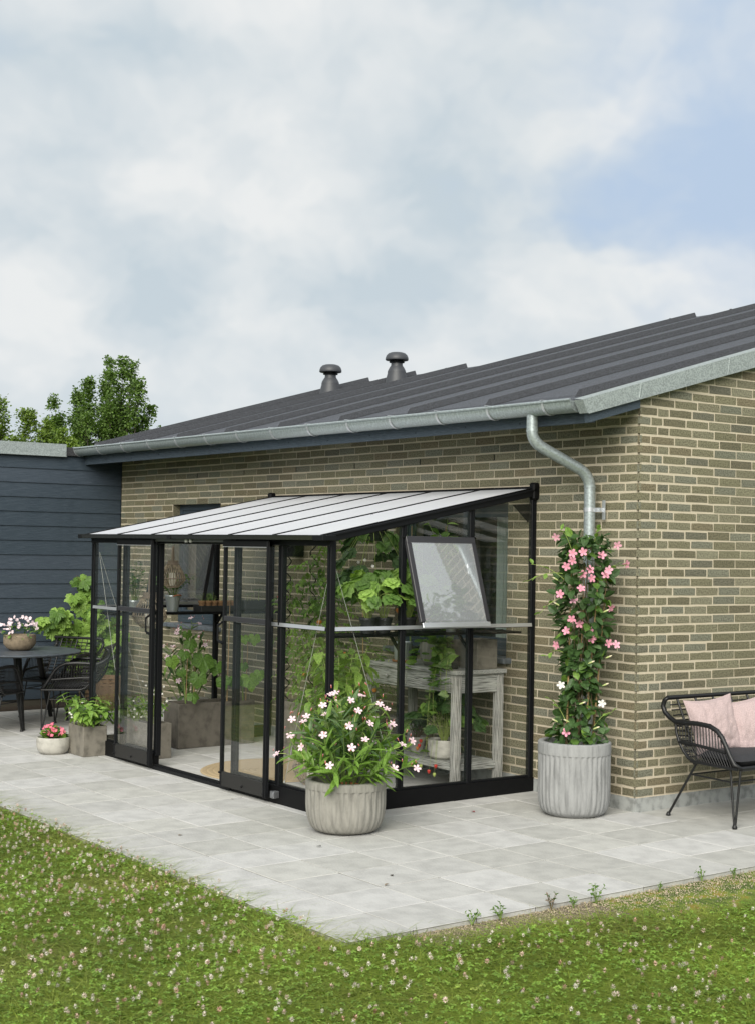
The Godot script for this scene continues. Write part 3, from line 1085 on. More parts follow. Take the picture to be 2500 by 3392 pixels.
# ---------- trees beyond the annexe ----------
func tree(label: String, at: Vector3, shoots: Array, trunk_h: float, m: Material, leaf: float, count: int, tint: Array, full: float) -> void:
	var o := thing("tree", label, "tree", at, "trees beyond the annexe")
	var tb := MB.new()
	tb.tube([V(0, -0.5, 0), V(0.03, trunk_h * 0.5, 0.02), V(0, trunk_h, 0)], [0.17, 0.13, 0.09], 10)
	var where := []
	var cols := []
	var right := V(0.585, 0, -0.81)
	for s in shoots:
		var d: Vector3 = right * s[0] + V(0.81, 0, 0.585) * rnd(-0.8, 0.8)
		var top := d + V(0, s[1], 0)
		var pts := bez(V(0, trunk_h * 0.7, 0), d * 0.75 + V(0, trunk_h * 0.9, 0), top, 10)
		tb.tube(pts, [0.06, 0.055, 0.05, 0.045, 0.04, 0.034, 0.028, 0.022, 0.016, 0.008, 0.002], 6)
		for tw in int(s[3] * 1.25):
			var t := 1.0 - pow(R.randf(), 1.4) * 0.62
			var p := along(pts, t)
			var spread: float = s[2] * (full - (full - 0.15) * t * t * t)
			var e := p + Vector3(rnd(-1, 1), rnd(-0.3, 0.9), rnd(-1, 1)).normalized() * spread * rnd(0.5, 1.0)
			tb.tube([p, (p + e) * 0.5 + V(0, 0.05, 0), e], [0.012, 0.008, 0.003], 3)
			for k in count:
				var q := p.lerp(e, rnd(0.15, 1.05)) + rv(0.12)
				where.append(frame(q, (e - p).normalized() + rv(0.9), V(0, 1, 0) + rv(0.8), leaf * rnd(0.7, 1.2)))
				var f := rnd(0.75, 1.15)
				cols.append(Color(tint[0] * f, tint[1] * f, tint[2] * rnd(0.8, 1.1)))
	part("trunk", tb, M.bark, o)
	many("crown", blade(0.34, 0.2, 0.25, 3), m, where, cols, o)

func trees() -> void:
	var sh := []
	for q in [[-1.2, 5.75, 0.6, 56], [-0.85, 6.05, 0.6, 56], [-0.45, 6.3, 0.6, 56], [0.0, 6.95, 0.42, 46], [-0.1, 6.3, 0.6, 44], [0.28, 6.4, 0.6, 44], [0.52, 6.85, 0.42, 42], [0.76, 6.75, 0.42, 40], [1.0, 6.2, 0.5, 40], [1.2, 5.6, 0.55, 40], [1.5, 5.1, 0.5, 34], [0.45, 5.6, 0.85, 60], [-0.3, 5.3, 0.85, 60], [0.9, 5.3, 0.75, 50], [-0.75, 5.0, 0.75, 50], [0.1, 5.2, 0.95, 60], [1.2, 5.0, 0.75, 46], [-0.6, 5.4, 1.0, 60], [0.3, 5.8, 0.9, 60], [-1.45, 5.3, 0.6, 50], [-1.2, 4.9, 0.8, 50], [1.5, 4.8, 0.7, 44]]:
		sh.append(q)
	tree("tall green broadleaf tree with upright shoots, right of the rounder light tree", V(-28.0, -0.3, -9.2), sh, 2.6, M.lf_tree, 0.075, 44, [1.0, 1.0, 1.0], 1.35)
	var s2 := []
	for q in [[-1.7, 4.72, 0.8, 46], [-1.2, 4.97, 0.85, 56], [-0.8, 5.02, 0.85, 56], [-0.35, 5.12, 0.85, 56], [0.05, 5.17, 0.85, 56], [0.45, 5.02, 0.8, 56], [-0.2, 4.62, 1.0, 60], [-0.9, 4.52, 1.0, 60], [0.85, 4.82, 0.8, 50], [-1.5, 4.32, 0.9, 46], [1.2, 4.62, 0.8, 50], [1.5, 4.32, 0.8, 46], [0.4, 4.32, 1.0, 60]]:
		s2.append(q)
	tree("rounder light green tree at the left behind the annexe coping", V(-24.65, -0.3, -5.1), s2, 2.2, M.lf_tree2, 0.072, 50, [1.0, 1.0, 1.0], 1.5)

func hedge() -> void:
	# the garden is closed by tall hedges; they are seen mirrored in the panes
	for q in [[V(-34, 0, 15), V(16, 0, 24), 2.2, "long dark hedge closing the garden opposite the house"], [V(17, 0, 22), V(15, 0, -40), 2.4, "long dark hedge closing the garden beyond the gable"]]:
		var o := thing("hedge", q[3], "hedge", Vector3.ZERO, "garden hedges")
		var a: Vector3 = q[0]
		var b: Vector3 = q[1]
		var core := MB.new()
		var d := (b - a).normalized()
		core.box((a + b) * 0.5 + V(0, q[2] * 0.45, 0), V(1.0, q[2] * 0.9, a.distance_to(b)), Basis(d.cross(V(0, 1, 0)), V(0, 1, 0), -d))
		part("branches", core, M.bark, o)
		var w := []
		var c := []
		for i in 14000:
			var p := a.lerp(b, R.randf()) + d.cross(V(0, 1, 0)) * rnd(-0.75, 0.75) + V(0, rnd(0.0, q[2]), 0)
			w.append(frame(p, rv(1.0) + V(0, 0.3, 0), rv(1.0) + V(0, 0.6, 0), rnd(0.25, 0.45)))
			var f := rnd(0.6, 1.1)
			c.append(Color(0.9 * f, 0.9 * f, f))
		many("crown", blade(0.4, 0.2, 0.2, 2), M.lf_tree2, w, c, o)

# ---------- greenhouse ----------
const GX0 := -4.81
const GX1 := -1.07
const GP := 0.62333
const GZ := 1.86
func ry(z: float) -> float:   # top of the greenhouse roof
	return 2.283 - 0.2043 * z

func greenhouse() -> void:
	var g := thing("greenhouse", "black framed lean-to glass greenhouse with white roof and two sliding doors", "greenhouse")
	var pz := func(called: String, a: Vector3, b: Vector3, m: Material, par: Node) -> Node3D:
		var mb := MB.new()
		mb.cbox((a + b) * 0.5, (b - a).abs(), 0.003)
		return part(called, mb, m, par)
	# base
	pz.call("base_rail", V(GX0, -0.035, GZ - 0.03), V(-3.563, 0.105, GZ + 0.02), M.alu_dark, g)
	pz.call("base_rail", V(-2.317, -0.035, GZ - 0.03), V(GX1 + 0.02, 0.105, GZ + 0.02), M.alu_dark, g)
	pz.call("base_rail", V(GX1 - 0.03, -0.035, 0.0), V(GX1 + 0.02, 0.105, GZ - 0.03), M.alu_dark, g)
	pz.call("base_rail", V(GX0 - 0.02, -0.035, 0.0), V(GX0 + 0.03, 0.105, GZ - 0.03), M.alu_dark, g)
	for q in [[V(GX0, 0.105, GZ - 0.028), V(-3.563, 0.122, GZ + 0.004)], [V(-2.317, 0.105, GZ - 0.028), V(GX1 + 0.004, 0.122, GZ + 0.004)], [V(GX1 - 0.028, 0.105, 0.0), V(GX1 + 0.004, 0.122, GZ - 0.03)]]:
		pz.call("glazing_sill", q[0], q[1], M.alu, g)
	var sl := MB.new()
	sl.span(V(-3.563, -0.035, GZ - 0.04), V(-2.317, 0.004, GZ + 0.03))
	sl.span(V(-3.563, 0.004, GZ - 0.015), V(-2.317, 0.018, GZ - 0.007))
	sl.span(V(-3.563, 0.004, GZ + 0.010), V(-2.317, 0.018, GZ + 0.016))
	part("door_track", sl, M.alu, g)
	# posts
	for k in 7:
		if k == 3: continue
		var x := GX0 + GP * k
		var q := MB.new()
		q.cbox(V(x, 0.96, GZ - 0.01), V(0.05, 1.75, 0.045), 0.004)
		q.span(V(x - 0.008, 0.12, GZ + 0.0125), V(x + 0.008, 1.8, GZ + 0.018))
		part("post", q, M.alu, g)
	for side in 2:
		var x := GX1 if side == 1 else GX0
		var o := 1.0 if side == 1 else -1.0
		for k in 3:
			var z := 0.62 * k + 0.02 if k == 0 else 0.62 * k
			var top := ry(z) - 0.04
			var q := MB.new()
			q.cbox(V(x - o * 0.012, (top + 0.09) * 0.5, z), V(0.04, top - 0.09, 0.046), 0.004)
			q.span(V(x + o * 0.007, 0.12, z - 0.008), V(x + o * 0.014, top, z + 0.008))
			part("post", q, M.alu, g)
		# rafter along the gable end
		var rf := MB.new()
		var bs := Basis(V(1, 0, 0), atan(0.2043))
		rf.cbox(V(x, ry(0.94) - 0.032, 0.94), V(0.05, 0.055, 1.93), 0.005, bs)
		rf.box(V(x + o * 0.02, ry(0.94) - 0.012, 0.94), V(0.03, 0.012, 1.97), bs)
		part("rafter", rf, M.alu, g)
		var hk := MB.new()
		hk.cbox(V(x + o * 0.005, 2.255, 0.02), V(0.06, 0.13, 0.07), 0.012)
		part("ridge_end_cap", hk, M.alu_dark, g)
		var gs2 := MB.new()
		var zz := 0.04
		gs2.quad(V(x - o * 0.03, 2.16, zz), V(x - o * 0.03, 2.02, zz), V(x - o * 0.03, 2.02, zz + 0.01), V(x - o * 0.03, 2.15, zz + 0.17))
		gs2.quad(V(x - o * 0.033, 2.15, zz + 0.17), V(x - o * 0.033, 2.02, zz + 0.01), V(x - o * 0.033, 2.02, zz), V(x - o * 0.033, 2.16, zz))
		part("gusset", gs2, M.alu_dark, g)
		# middle rail
		var mr := MB.new()
		mr.cbox(V(x, 1.243, 0.93), V(0.03, 0.022, 1.84), 0.003)
		part("middle_rail", mr, M.alu, g)
		var ms := MB.new()
		ms.quad(V(x + o * 0.019, 1.236, 1.83 if o > 0 else 0.04), V(x + o * 0.019, 1.236, 0.04 if o > 0 else 1.83), V(x + o * 0.015, 1.262, 0.04 if o > 0 else 1.83), V(x + o * 0.015, 1.262, 1.83 if o > 0 else 0.04))
		part("glazing_strip", ms, M.silver, g)
	for q in [[GX0, -3.563], [-2.317, GX1]]:
		pz.call("middle_rail", V(q[0] + 0.02, 1.232, GZ - 0.015), V(q[1] - 0.02, 1.254, GZ + 0.015), M.alu, g)
		var ms := MB.new()
		ms.quad(V(q[0] + 0.03, 1.236, GZ + 0.019), V(q[1] - 0.03, 1.236, GZ + 0.019), V(q[1] - 0.03, 1.262, GZ + 0.015), V(q[0] + 0.03, 1.262, GZ + 0.015))
		part("glazing_strip", ms, M.silver, g)
	# header, gutter, wall plate
	var hd := MB.new()
	hd.cbox(V((GX0 + GX1) * 0.5, 1.848, GZ - 0.005), V(GX1 - GX0 + 0.05, 0.066, 0.05), 0.004)
	part("header", hd, M.alu, g)
	var tr := MB.new()
	tr.cbox(V(-2.94, 1.846, GZ + 0.045), V(1.28, 0.028, 0.05), 0.003)
	tr.span(V(-3.56, 1.834, GZ + 0.067), V(-2.33, 1.838, GZ + 0.073))
	part("door_rail", tr, M.track, g)
	var rl := MB.new()
	for e in [-0.035, 0.035]: rl.cbox(V(-2.94 + e, 1.84, GZ + 0.078), V(0.03, 0.026, 0.016), 0.003)
	part("roller_block", rl, M.cord, g)
	var gu := MB.new()
	gu.quad(V(GX0 - 0.06, 1.855, GZ + 0.12), V(GX1 + 0.08, 1.855, GZ + 0.12), V(GX1 + 0.08, 1.886, GZ + 0.125), V(GX0 - 0.06, 1.886, GZ + 0.125))
	gu.quad(V(GX0 - 0.06, 1.855, GZ + 0.02), V(GX1 + 0.08, 1.855, GZ + 0.02), V(GX1 + 0.08, 1.855, GZ + 0.12), V(GX0 - 0.06, 1.855, GZ + 0.12))
	gu.span(V(GX0 - 0.06, 1.884, GZ + 0.118), V(GX1 + 0.08, 1.889, GZ + 0.127))
	gu.quad(V(GX1 + 0.08, 1.886, GZ + 0.02), V(GX0 - 0.06, 1.886, GZ + 0.02), V(GX0 - 0.06, 1.855, GZ + 0.02), V(GX1 + 0.08, 1.855, GZ + 0.02))
	var gt := part("gutter", gu, M.alu_gloss, g)
	for q in [GX1 + 0.03, GX0 - 0.04, -3.18]:
		var ec := MB.new()
		ec.cbox(V(q, 1.87, GZ + 0.075), V(0.13 if q > -2 else 0.05, 0.036, 0.112), 0.003)
		part("gutter_end_cap" if q != -3.18 else "gutter_joint", ec, M.alu, gt)
	pz.call("wall_plate", V(GX0 - 0.02, 2.262, 0.002), V(GX1 + 0.02, 2.292, 0.03), M.alu_dark, g)
	# roof panels and glazing bars
	var th := atan(0.2043)
	var rbs := Basis(V(1, 0, 0), th)
	for k in 6:
		var x := GX0 + GP * (k + 0.5)
		var q := MB.new()
		var hw := (GP - 0.012) * 0.5
		var e := [V(x - hw, ry(1.96) - 0.002, 1.96), V(x + hw, ry(1.96) - 0.002, 1.96), V(x + hw, ry(0.01) - 0.002, 0.01), V(x - hw, ry(0.01) - 0.002, 0.01)]
		q.quad(e[0], e[1], e[2], e[3])
		for s in 4: q.quad(e[s] - V(0, 0.012, 0), e[(s + 1) % 4] - V(0, 0.012, 0), e[(s + 1) % 4], e[s])
		part("roof_panel", q, M.poly, g)
		var cl := MB.new()
		cl.box(V(x + GP * 0.5 - 0.015, ry(1.96) - 0.006, 1.962), V(0.02, 0.016, 0.012), rbs)
		part("panel_clip", cl, M.silver, g)
		var eb := MB.new()
		eb.box(V(x, ry(1.968) - 0.012, 1.968), V(GP - 0.02, 0.022, 0.012), rbs)
		part("panel_edge", eb, M.alu_dark, g)
	for k in 7:
		var q := MB.new()
		q.box(V(GX0 + GP * k, ry(0.985) + 0.001, 0.985), V(0.014, 0.010, 1.95), rbs)
		q.box(V(GX0 + GP * k, ry(0.985) - 0.035, 0.965), V(0.03, 0.04, 1.88), rbs)
		part("glazing_bar", q, M.alu_dark, g)
	# panes
	var pane := func(pts: Array) -> void:
		var q := MB.new()
		var n: Vector3 = (pts[1] - pts[0]).cross(pts[2] - pts[0]).normalized() * 0.0015
		var f := PackedVector3Array()
		var r := PackedVector3Array()
		for p in pts:
			f.push_back(p + n)
			r.insert(0, p - n)
		q.poly(f)
		q.poly(r)
		for i in pts.size():
			var a: Vector3 = pts[i]
			var b: Vector3 = pts[(i + 1) % pts.size()]
			q.quad(a - n, b - n, b + n, a + n)
		part("pane", q, M.pane, g)
	for k in [0, 1, 4, 5]:
		var x0 = GX0 + GP * k + 0.012
		var x1 = GX0 + GP * (k + 1) - 0.012
		for y in [[0.112, 1.24], [1.248, 1.82]]:
			pane.call([V(x0, y[0], GZ + 0.002), V(x1, y[0], GZ + 0.002), V(x1, y[1], GZ + 0.002), V(x0, y[1], GZ + 0.002)])
	for side in 2:
		var x := GX1 if side == 1 else GX0
		for k in 3:
			var z0 := 0.62 * k + 0.012
			var z1 := 0.62 * (k + 1) - 0.012
			pane.call([V(x, 0.112, z1), V(x, 0.112, z0), V(x, 1.24, z0), V(x, 1.24, z1)])
			if k != 1: pane.call([V(x, 1.248, z1), V(x, 1.248, z0), V(x, ry(z0) - 0.055, z0), V(x, ry(z1) - 0.055, z1)])
			else: pane.call([V(x, 1.893, z1), V(x, 1.893, z0), V(x, ry(z0) - 0.055, z0), V(x, ry(z1) - 0.055, z1)])
		# opened window hinged at its top
		var o := 1.0 if side == 1 else -1.0
		var wb := Basis(V(0, 0, 1), o * 0.315)
		var w := MB.new()
		var hinge := Transform3D(wb, V(x + o * 0.012, 1.889, 0.93))
		var wf := func(c: Vector3, s: Vector3) -> void: w.cbox(hinge * c, s, 0.003, wb)
		wf.call(V(0, -0.022, 0), V(0.03, 0.05, 0.625))
		wf.call(V(0, -0.335, 0.292), V(0.03, 0.58, 0.042))
		wf.call(V(0, -0.335, -0.292), V(0.03, 0.58, 0.042))
		wf.call(V(0.0, -0.625, 0), V(0.02, 0.022, 0.56))
		var win := part("roof_vent_window" if false else "window", w, M.alu_sheen, g)
		var wp := MB.new()
		wp.cbox(hinge * V(0.012, -0.35, 0), V(0.004, 0.62, 0.56), 0.0005, wb)
		part("pane", wp, M.vent_glass, win)
		var dr := MB.new()
		dr.cbox(hinge * V(0.016, -0.651, 0), V(0.008, 0.036, 0.61), 0.002, wb)
		part("drip_strip", dr, M.silver, win)
		var fx := MB.new()
		fx.cbox(V(x, 1.889, 0.93), V(0.05, 0.014, 0.66), 0.003)
		part("hinge_rail", fx, M.alu_dark, win)
		var ar := MB.new()
		ar.bar(V(x - o * 0.02, 1.285, 0.93), hinge * V(0, -0.62, 0), 0.006, 6)
		part("window_stay", ar, M.steel, win)
	# the two sliding doors
	for dx in [-4.163, -2.372]:
		var d := Node3D.new()
		d.name = numbered(g, "door")
		g.add_child(d)
		var z := GZ + 0.075
		var x0: float = dx
		var x1: float = dx + 0.655
		pz.call("kick_plate", V(x0 + 0.024, 0.016, z - 0.012), V(x1 - 0.024, 0.122, z + 0.012), M.kick, d)
		pz.call("stile", V(x0, 0.012, z - 0.016), V(x0 + 0.022, 1.846, z + 0.014), M.alu, d)
		var s2 := MB.new()
		s2.cbox(V(x1 - 0.018, 0.93, z), V(0.036, 1.835, 0.034), 0.004)
		s2.cbox(V(x1 - 0.018, 0.93, z + 0.02), V(0.014, 1.83, 0.01), 0.003)
		part("stile", s2, M.alu, d)
		pz.call("top_rail", V(x0 - 0.004, 1.802, z - 0.014), V(x1, 1.848, z + 0.018), M.alu_dark, d)
		pz.call("door_bar", V(x0, 1.796, z + 0.018), V(x1 - 0.03, 1.801, z + 0.024), M.silver, d)
		pz.call("middle_rail", V(x0 + 0.022, 1.245, z - 0.012), V(x1 - 0.036, 1.282, z + 0.014), M.alu_sheen, d)
		for y in [[0.122, 1.245], [1.282, 1.802]]:
			var q := MB.new()
			q.span(V(x0 + 0.02, y[0], z - 0.004), V(x1 - 0.036, y[1], z))
			part("pane", q, M.pane, d)
		var hx: float = x1 - 0.075 if dx < -3.5 else x0 - 0.035
		var hd2 := MB.new()
		var hp := [V(hx + 0.05, 1.235, z + 0.02), V(hx, 1.205, z + 0.03), V(hx, 1.10, z + 0.03), V(hx + 0.05, 1.075, z + 0.02)]
		for i in 3: hd2.bar(hp[i], hp[i + 1], 0.0085, 6)
		hd2.cbox(V(hx + 0.03, 1.085, z + 0.022), V(0.07, 0.02, 0.01), 0.003)
		part("handle", hd2, M.alu, d)
		for bx in [x0 + 0.01, x1 - 0.02]:
			for y in [0.04, 0.115]:
				var bt := MB.new()
				bt.lathe([Vector2(0.009, -0.006), Vector2(0.008, 0.006), Vector2(0.001, 0.008)], 8, V(0, 0, 0))
				part("bolt", bt, M.alu_dark, d, Transform3D(Basis(V(1, 0, 0), PI / 2), V(bx, y, z + 0.02)))
		var bt2 := MB.new()
		bt2.lathe([Vector2(0.009, -0.006), Vector2(0.008, 0.006), Vector2(0.001, 0.008)], 8, V(0, 0, 0))
		part("bolt", bt2, M.alu_dark, d, Transform3D(Basis(V(1, 0, 0), PI / 2), V((x0 + x1) * 0.5, 0.05, z + 0.016)))
	var lk := MB.new()
	lk.cbox(V(-1.66, 0.045, GZ + 0.045), V(0.05, 0.05, 0.05), 0.004)
	lk.cbox(V(-1.645, 0.045, GZ + 0.072), V(0.018, 0.03, 0.008), 0.002)
	part("door_stop", lk, M.steel, g)
	# bracing cords
	for q in [[V(-1.10, 1.73, GZ - 0.035), V(-1.66, 0.12, GZ - 0.035)], [V(-1.10, 1.73, GZ - 0.04), V(-1.10, 0.14, 1.26)], [V(-4.78, 1.73, GZ - 0.035), V(-4.2, 0.12, GZ - 0.035)], [V(-4.78, 1.73, GZ - 0.04), V(-4.78, 0.14, 1.26)]]:
		var cb := MB.new()
		cb.bar(q[0], q[1], 0.0019, 5)
		cb.lathe([Vector2(0.002, -0.02), Vector2(0.007, -0.01), Vector2(0.007, 0.01), Vector2(0.002, 0.02)], 6, q[1])
		part("bracing_cord", cb, M.cord, g)
	# slatted shelves on brackets at both ends
	for side in 2:
		var o := 1.0 if side == 1 else -1.0
		var x := GX1 if side == 1 else GX0
		var sh := MB.new()
		for e in 3:
			sh.cbox(V(x - o * (0.07 + 0.075 * e), 1.19, 0.95), V(0.06, 0.016, 1.72), 0.003)
		sh.cbox(V(x - o * 0.255, 1.19, 0.95), V(0.012, 0.024, 1.72), 0.003)
		var shelf := part("shelf", sh, M.alu_dark, g)
		for z in [0.62, 1.24]:
			var bk := MB.new()
			bk.box(V(x - o * 0.09, 1.135, z), V(0.19, 0.016, 0.02), Basis(V(0, 0, 1), -o * 0.75))
			part("shelf_bracket", bk, M.alu_dark, shelf)

# ---------- shared leaves and flowers ----------
var L := {}
func shapes() -> void:
	L.lance = [blade(0.105, 0.12, 0.3, 5, 0.95), blade(0.10, 0.28, 0.25, 5, 0.95), blade(0.115, -0.05, 0.35, 5, 0.95)]
	L.oval = [blade(0.30, 0.22, 0.22, 5, 0.95), blade(0.33, 0.35, 0.15, 5, 0.9), blade(0.28, 0.1, 0.3, 5, 1.0)]
	L.sage = [blade(0.21, 0.35, 0.3, 6, 0.85, 0.05), blade(0.23, 0.6, 0.22, 6, 0.85, 0.05)]
	L.pointed = [blade(0.27, 0.3, 0.25, 6, 0.72, 0.08), blade(0.30, 0.5, 0.2, 6, 0.72, 0.08)]
	L.small = [blade(0.26, 0.15, 0.2, 3), blade(0.3, 0.3, 0.2, 3)]
	var cu := mirror([0, 14, 27, 41, 60, 77, 92, 108, 128, 148, 165, 176], [1.0, 0.86, 0.72, 0.74, 0.84, 0.76, 0.64, 0.68, 0.66, 0.54, 0.34, 0.06])
	L.cucumber = [lobed(cu[0], cu[1], 0.30, 0.12, 0.02), lobed(cu[0], cu[1], 0.5, -0.15, 0.03)]
	var gr := mirror([0, 9, 18, 29, 38, 47, 58, 70, 82, 95, 108, 120, 138, 156, 174], [1.0, 0.86, 0.82, 0.58, 0.74, 0.78, 0.92, 0.78, 0.6, 0.74, 0.7, 0.72, 0.6, 0.5, 0.12])
	L.grape = [lobed(gr[0], gr[1], 0.2, 0.15, 0.02), lobed(gr[0], gr[1], 0.45, -0.1, 0.03)]
	var he := mirror([0, 12, 28, 48, 70, 95, 120, 145, 165, 178], [1.0, 0.8, 0.7, 0.68, 0.66, 0.62, 0.56, 0.48, 0.34, 0.08])
	L.heart = [lobed(he[0], he[1], 0.2, 0.2), lobed(he[0], he[1], 0.4, 0.1)]
	var ro := mirror([0, 20, 40, 60, 80, 100, 120, 140, 160, 180], [0.52, 0.52, 0.5, 0.51, 0.5, 0.52, 0.5, 0.52, 0.5, 0.5])
	L.round = [lobed(ro[0], ro[1], -0.2, 0.1)]
	var se := serrated(0.35)
	var se2 := serrated(0.7)
	var tri := func(m: ArrayMesh, k: float) -> ArrayMesh:
		return joined_leaves(m, [Transform3D(Basis(V(1, 0, 0), -0.25 * k), V(0, 0.04, 0)), Transform3D(Basis(V(0, 0, 1), 1.45) * Basis(V(1, 0, 0), -0.45 * k), V(-0.03, 0, 0)), Transform3D(Basis(V(0, 0, 1), -1.45) * Basis(V(1, 0, 0), -0.45 * k), V(0.03, 0, 0))])
	L.straw = [tri.call(se, 0.6), tri.call(se2, 1.3)]
	var tm := blade(0.24, 0.35, 0.2, 4, 0.8)
	var fr := []
	for i in 7:
		var s := 0.42 if i == 6 else 0.34
		var y := 0.18 + 0.2 * (i / 2)
		fr.append(Transform3D(Basis(V(0, 0, 1), 0.0 if i == 6 else (1.1 if i % 2 else -1.1)) * Basis(V(1, 0, 0), -0.3).scaled(V(s, s, s)), V(0, y, -0.25 * y * y)))
	L.tomato = [joined_leaves(tm, fr)]
	var cl := []
	for i in 3: cl.append(Transform3D(Basis(V(0, 0, 1), TAU * i / 3.0).scaled(V(1, 1, 1)), Vector3.ZERO))
	L.clover = joined_leaves(blade(0.42, 0.15, 0.25, 3, 1.25), cl)
	L.mandevilla = star(5, 0.32, 0.25, 1.0, Color(0.78, 0.34, 0.44), Color(0.55, 0.03, 0.05))
	L.mandevilla_pale = star(5, 0.30, 0.25, 1.0, Color(0.80, 0.42, 0.52), Color(0.60, 0.06, 0.10))
	L.white5 = star(5, 0.32, 0.2, 0.8, Color(0.86, 0.84, 0.80), Color(0.80, 0.75, 0.55))
	L.oleander = star(5, 0.27, 0.15, 0.55, Color(0.82, 0.62, 0.67), Color(0.72, 0.30, 0.42), 0.1)
	L.oleander_bud = bud_mesh(Color(0.45, 0.12, 0.08), Color(0.80, 0.35, 0.42))
	L.petunia = star(5, 0.42, 0.2, 0.6, Color(0.80, 0.66, 0.70), Color(0.70, 0.35, 0.48))
	L.begonia = star(4, 0.44, 0.3, 0.0, Color(0.78, 0.16, 0.27), Color(0.80, 0.5, 0.2))
	L.cream_bud = bud_mesh(Color(0.45, 0.52, 0.20), Color(0.80, 0.72, 0.50))

func fluted_pot(o: Node3D, r: float, h: float, foot: float, m: Material, flutes: int, band: float, belly: float) -> void:
	var prof := []
	var steps := 22
	prof.append(Vector2(0.001, 0.0))
	prof.append(Vector2(foot * 0.96, 0.0))
	for i in steps + 1:
		var t := float(i) / steps
		var y := 0.004 + (h - band - 0.004) * t
		var e := clampf(t / belly, 0.0, 1.0)
		var rr := foot + (r * 0.985 - foot) * pow(1.0 - pow(1.0 - e, 2.3), 1.0 / 2.3)
		prof.append(Vector2(rr, y))
	var nf := prof.size()
	prof.append(Vector2(r * 0.992, h - band + 0.002))
	prof.append(Vector2(r, h - band + 0.008))
	prof.append(Vector2(r, h - 0.008))
	prof.append(Vector2(r - 0.006, h))
	prof.append(Vector2(r - 0.036, h))
	prof.append(Vector2(r - 0.042, h - 0.008))
	prof.append(Vector2(r - 0.05, h * 0.72))
	var b := MB.new()
	b.lathe(prof, flutes * 5, Vector3.ZERO, func(rr, y, a, i):
		if i < 2 or i >= nf: return rr
		var t: float = clampf(y / (h - band), 0, 1)
		var s := sin(a * flutes)
		return rr - 0.0065 * maxf(-s, -0.35) * smoothstep(0.02, 0.12, t) * (0.75 + 0.25 * t) * r / 0.3)
	part("pot", b, m, o)
	var so := MB.new()
	so.lathe([Vector2(r - 0.047, h * 0.80), Vector2(0.001, h * 0.83)], 32)
	part("soil", so, M.soil, o)

func box_planter(o: Node3D, s: Vector3, m: Material, called := "planter_box") -> void:
	var b := MB.new()
	var w := 0.014
	b.cbox(V(0, s.y * 0.5, s.z * 0.5 - w * 0.5), V(s.x, s.y, w), 0.004)
	b.cbox(V(0, s.y * 0.5, -s.z * 0.5 + w * 0.5), V(s.x, s.y, w), 0.004)
	b.cbox(V(s.x * 0.5 - w * 0.5, s.y * 0.5, 0), V(w, s.y - 0.0004, s.z - w), 0.003)
	b.cbox(V(-s.x * 0.5 + w * 0.5, s.y * 0.5, 0), V(w, s.y - 0.0004, s.z - w), 0.003)
	b.box(V(0, 0.02, 0), V(s.x - w, 0.03, s.z - w))
	part(called, b, m, o)
	var so := MB.new()
	so.grid(6, 6, func(u, v): return V((u - 0.5) * (s.x - 2 * w), s.y - 0.035 + 0.012 * sin(u * 19 + v * 7), (0.5 - v) * (s.z - 2 * w)))
	part("soil", so, M.soil, o)

func stem(o: Node3D, pts: Array, r: float, m: Material, sides := 5, called := "stem") -> void:
	var b := MB.new()
	var rr := []
	for i in pts.size(): rr.append(r * (1.0 - 0.6 * i / (pts.size() - 1.0)))
	b.tube(pts, rr, sides)
	part(called, b, m, o)

func bloom(o: Node3D, mesh: Mesh, p: Vector3, dir: Vector3, s: float, called := "flower") -> void:
	var y := dir.normalized()
	var x := y.cross(V(0.2, 0.1, 0.95)).normalized()
	var b := Basis(x * s, y * s, x.cross(y) * s) * Basis(V(0, 1, 0), rnd(0, TAU))
	part(called, mesh, M.flower, o, Transform3D(b, p))

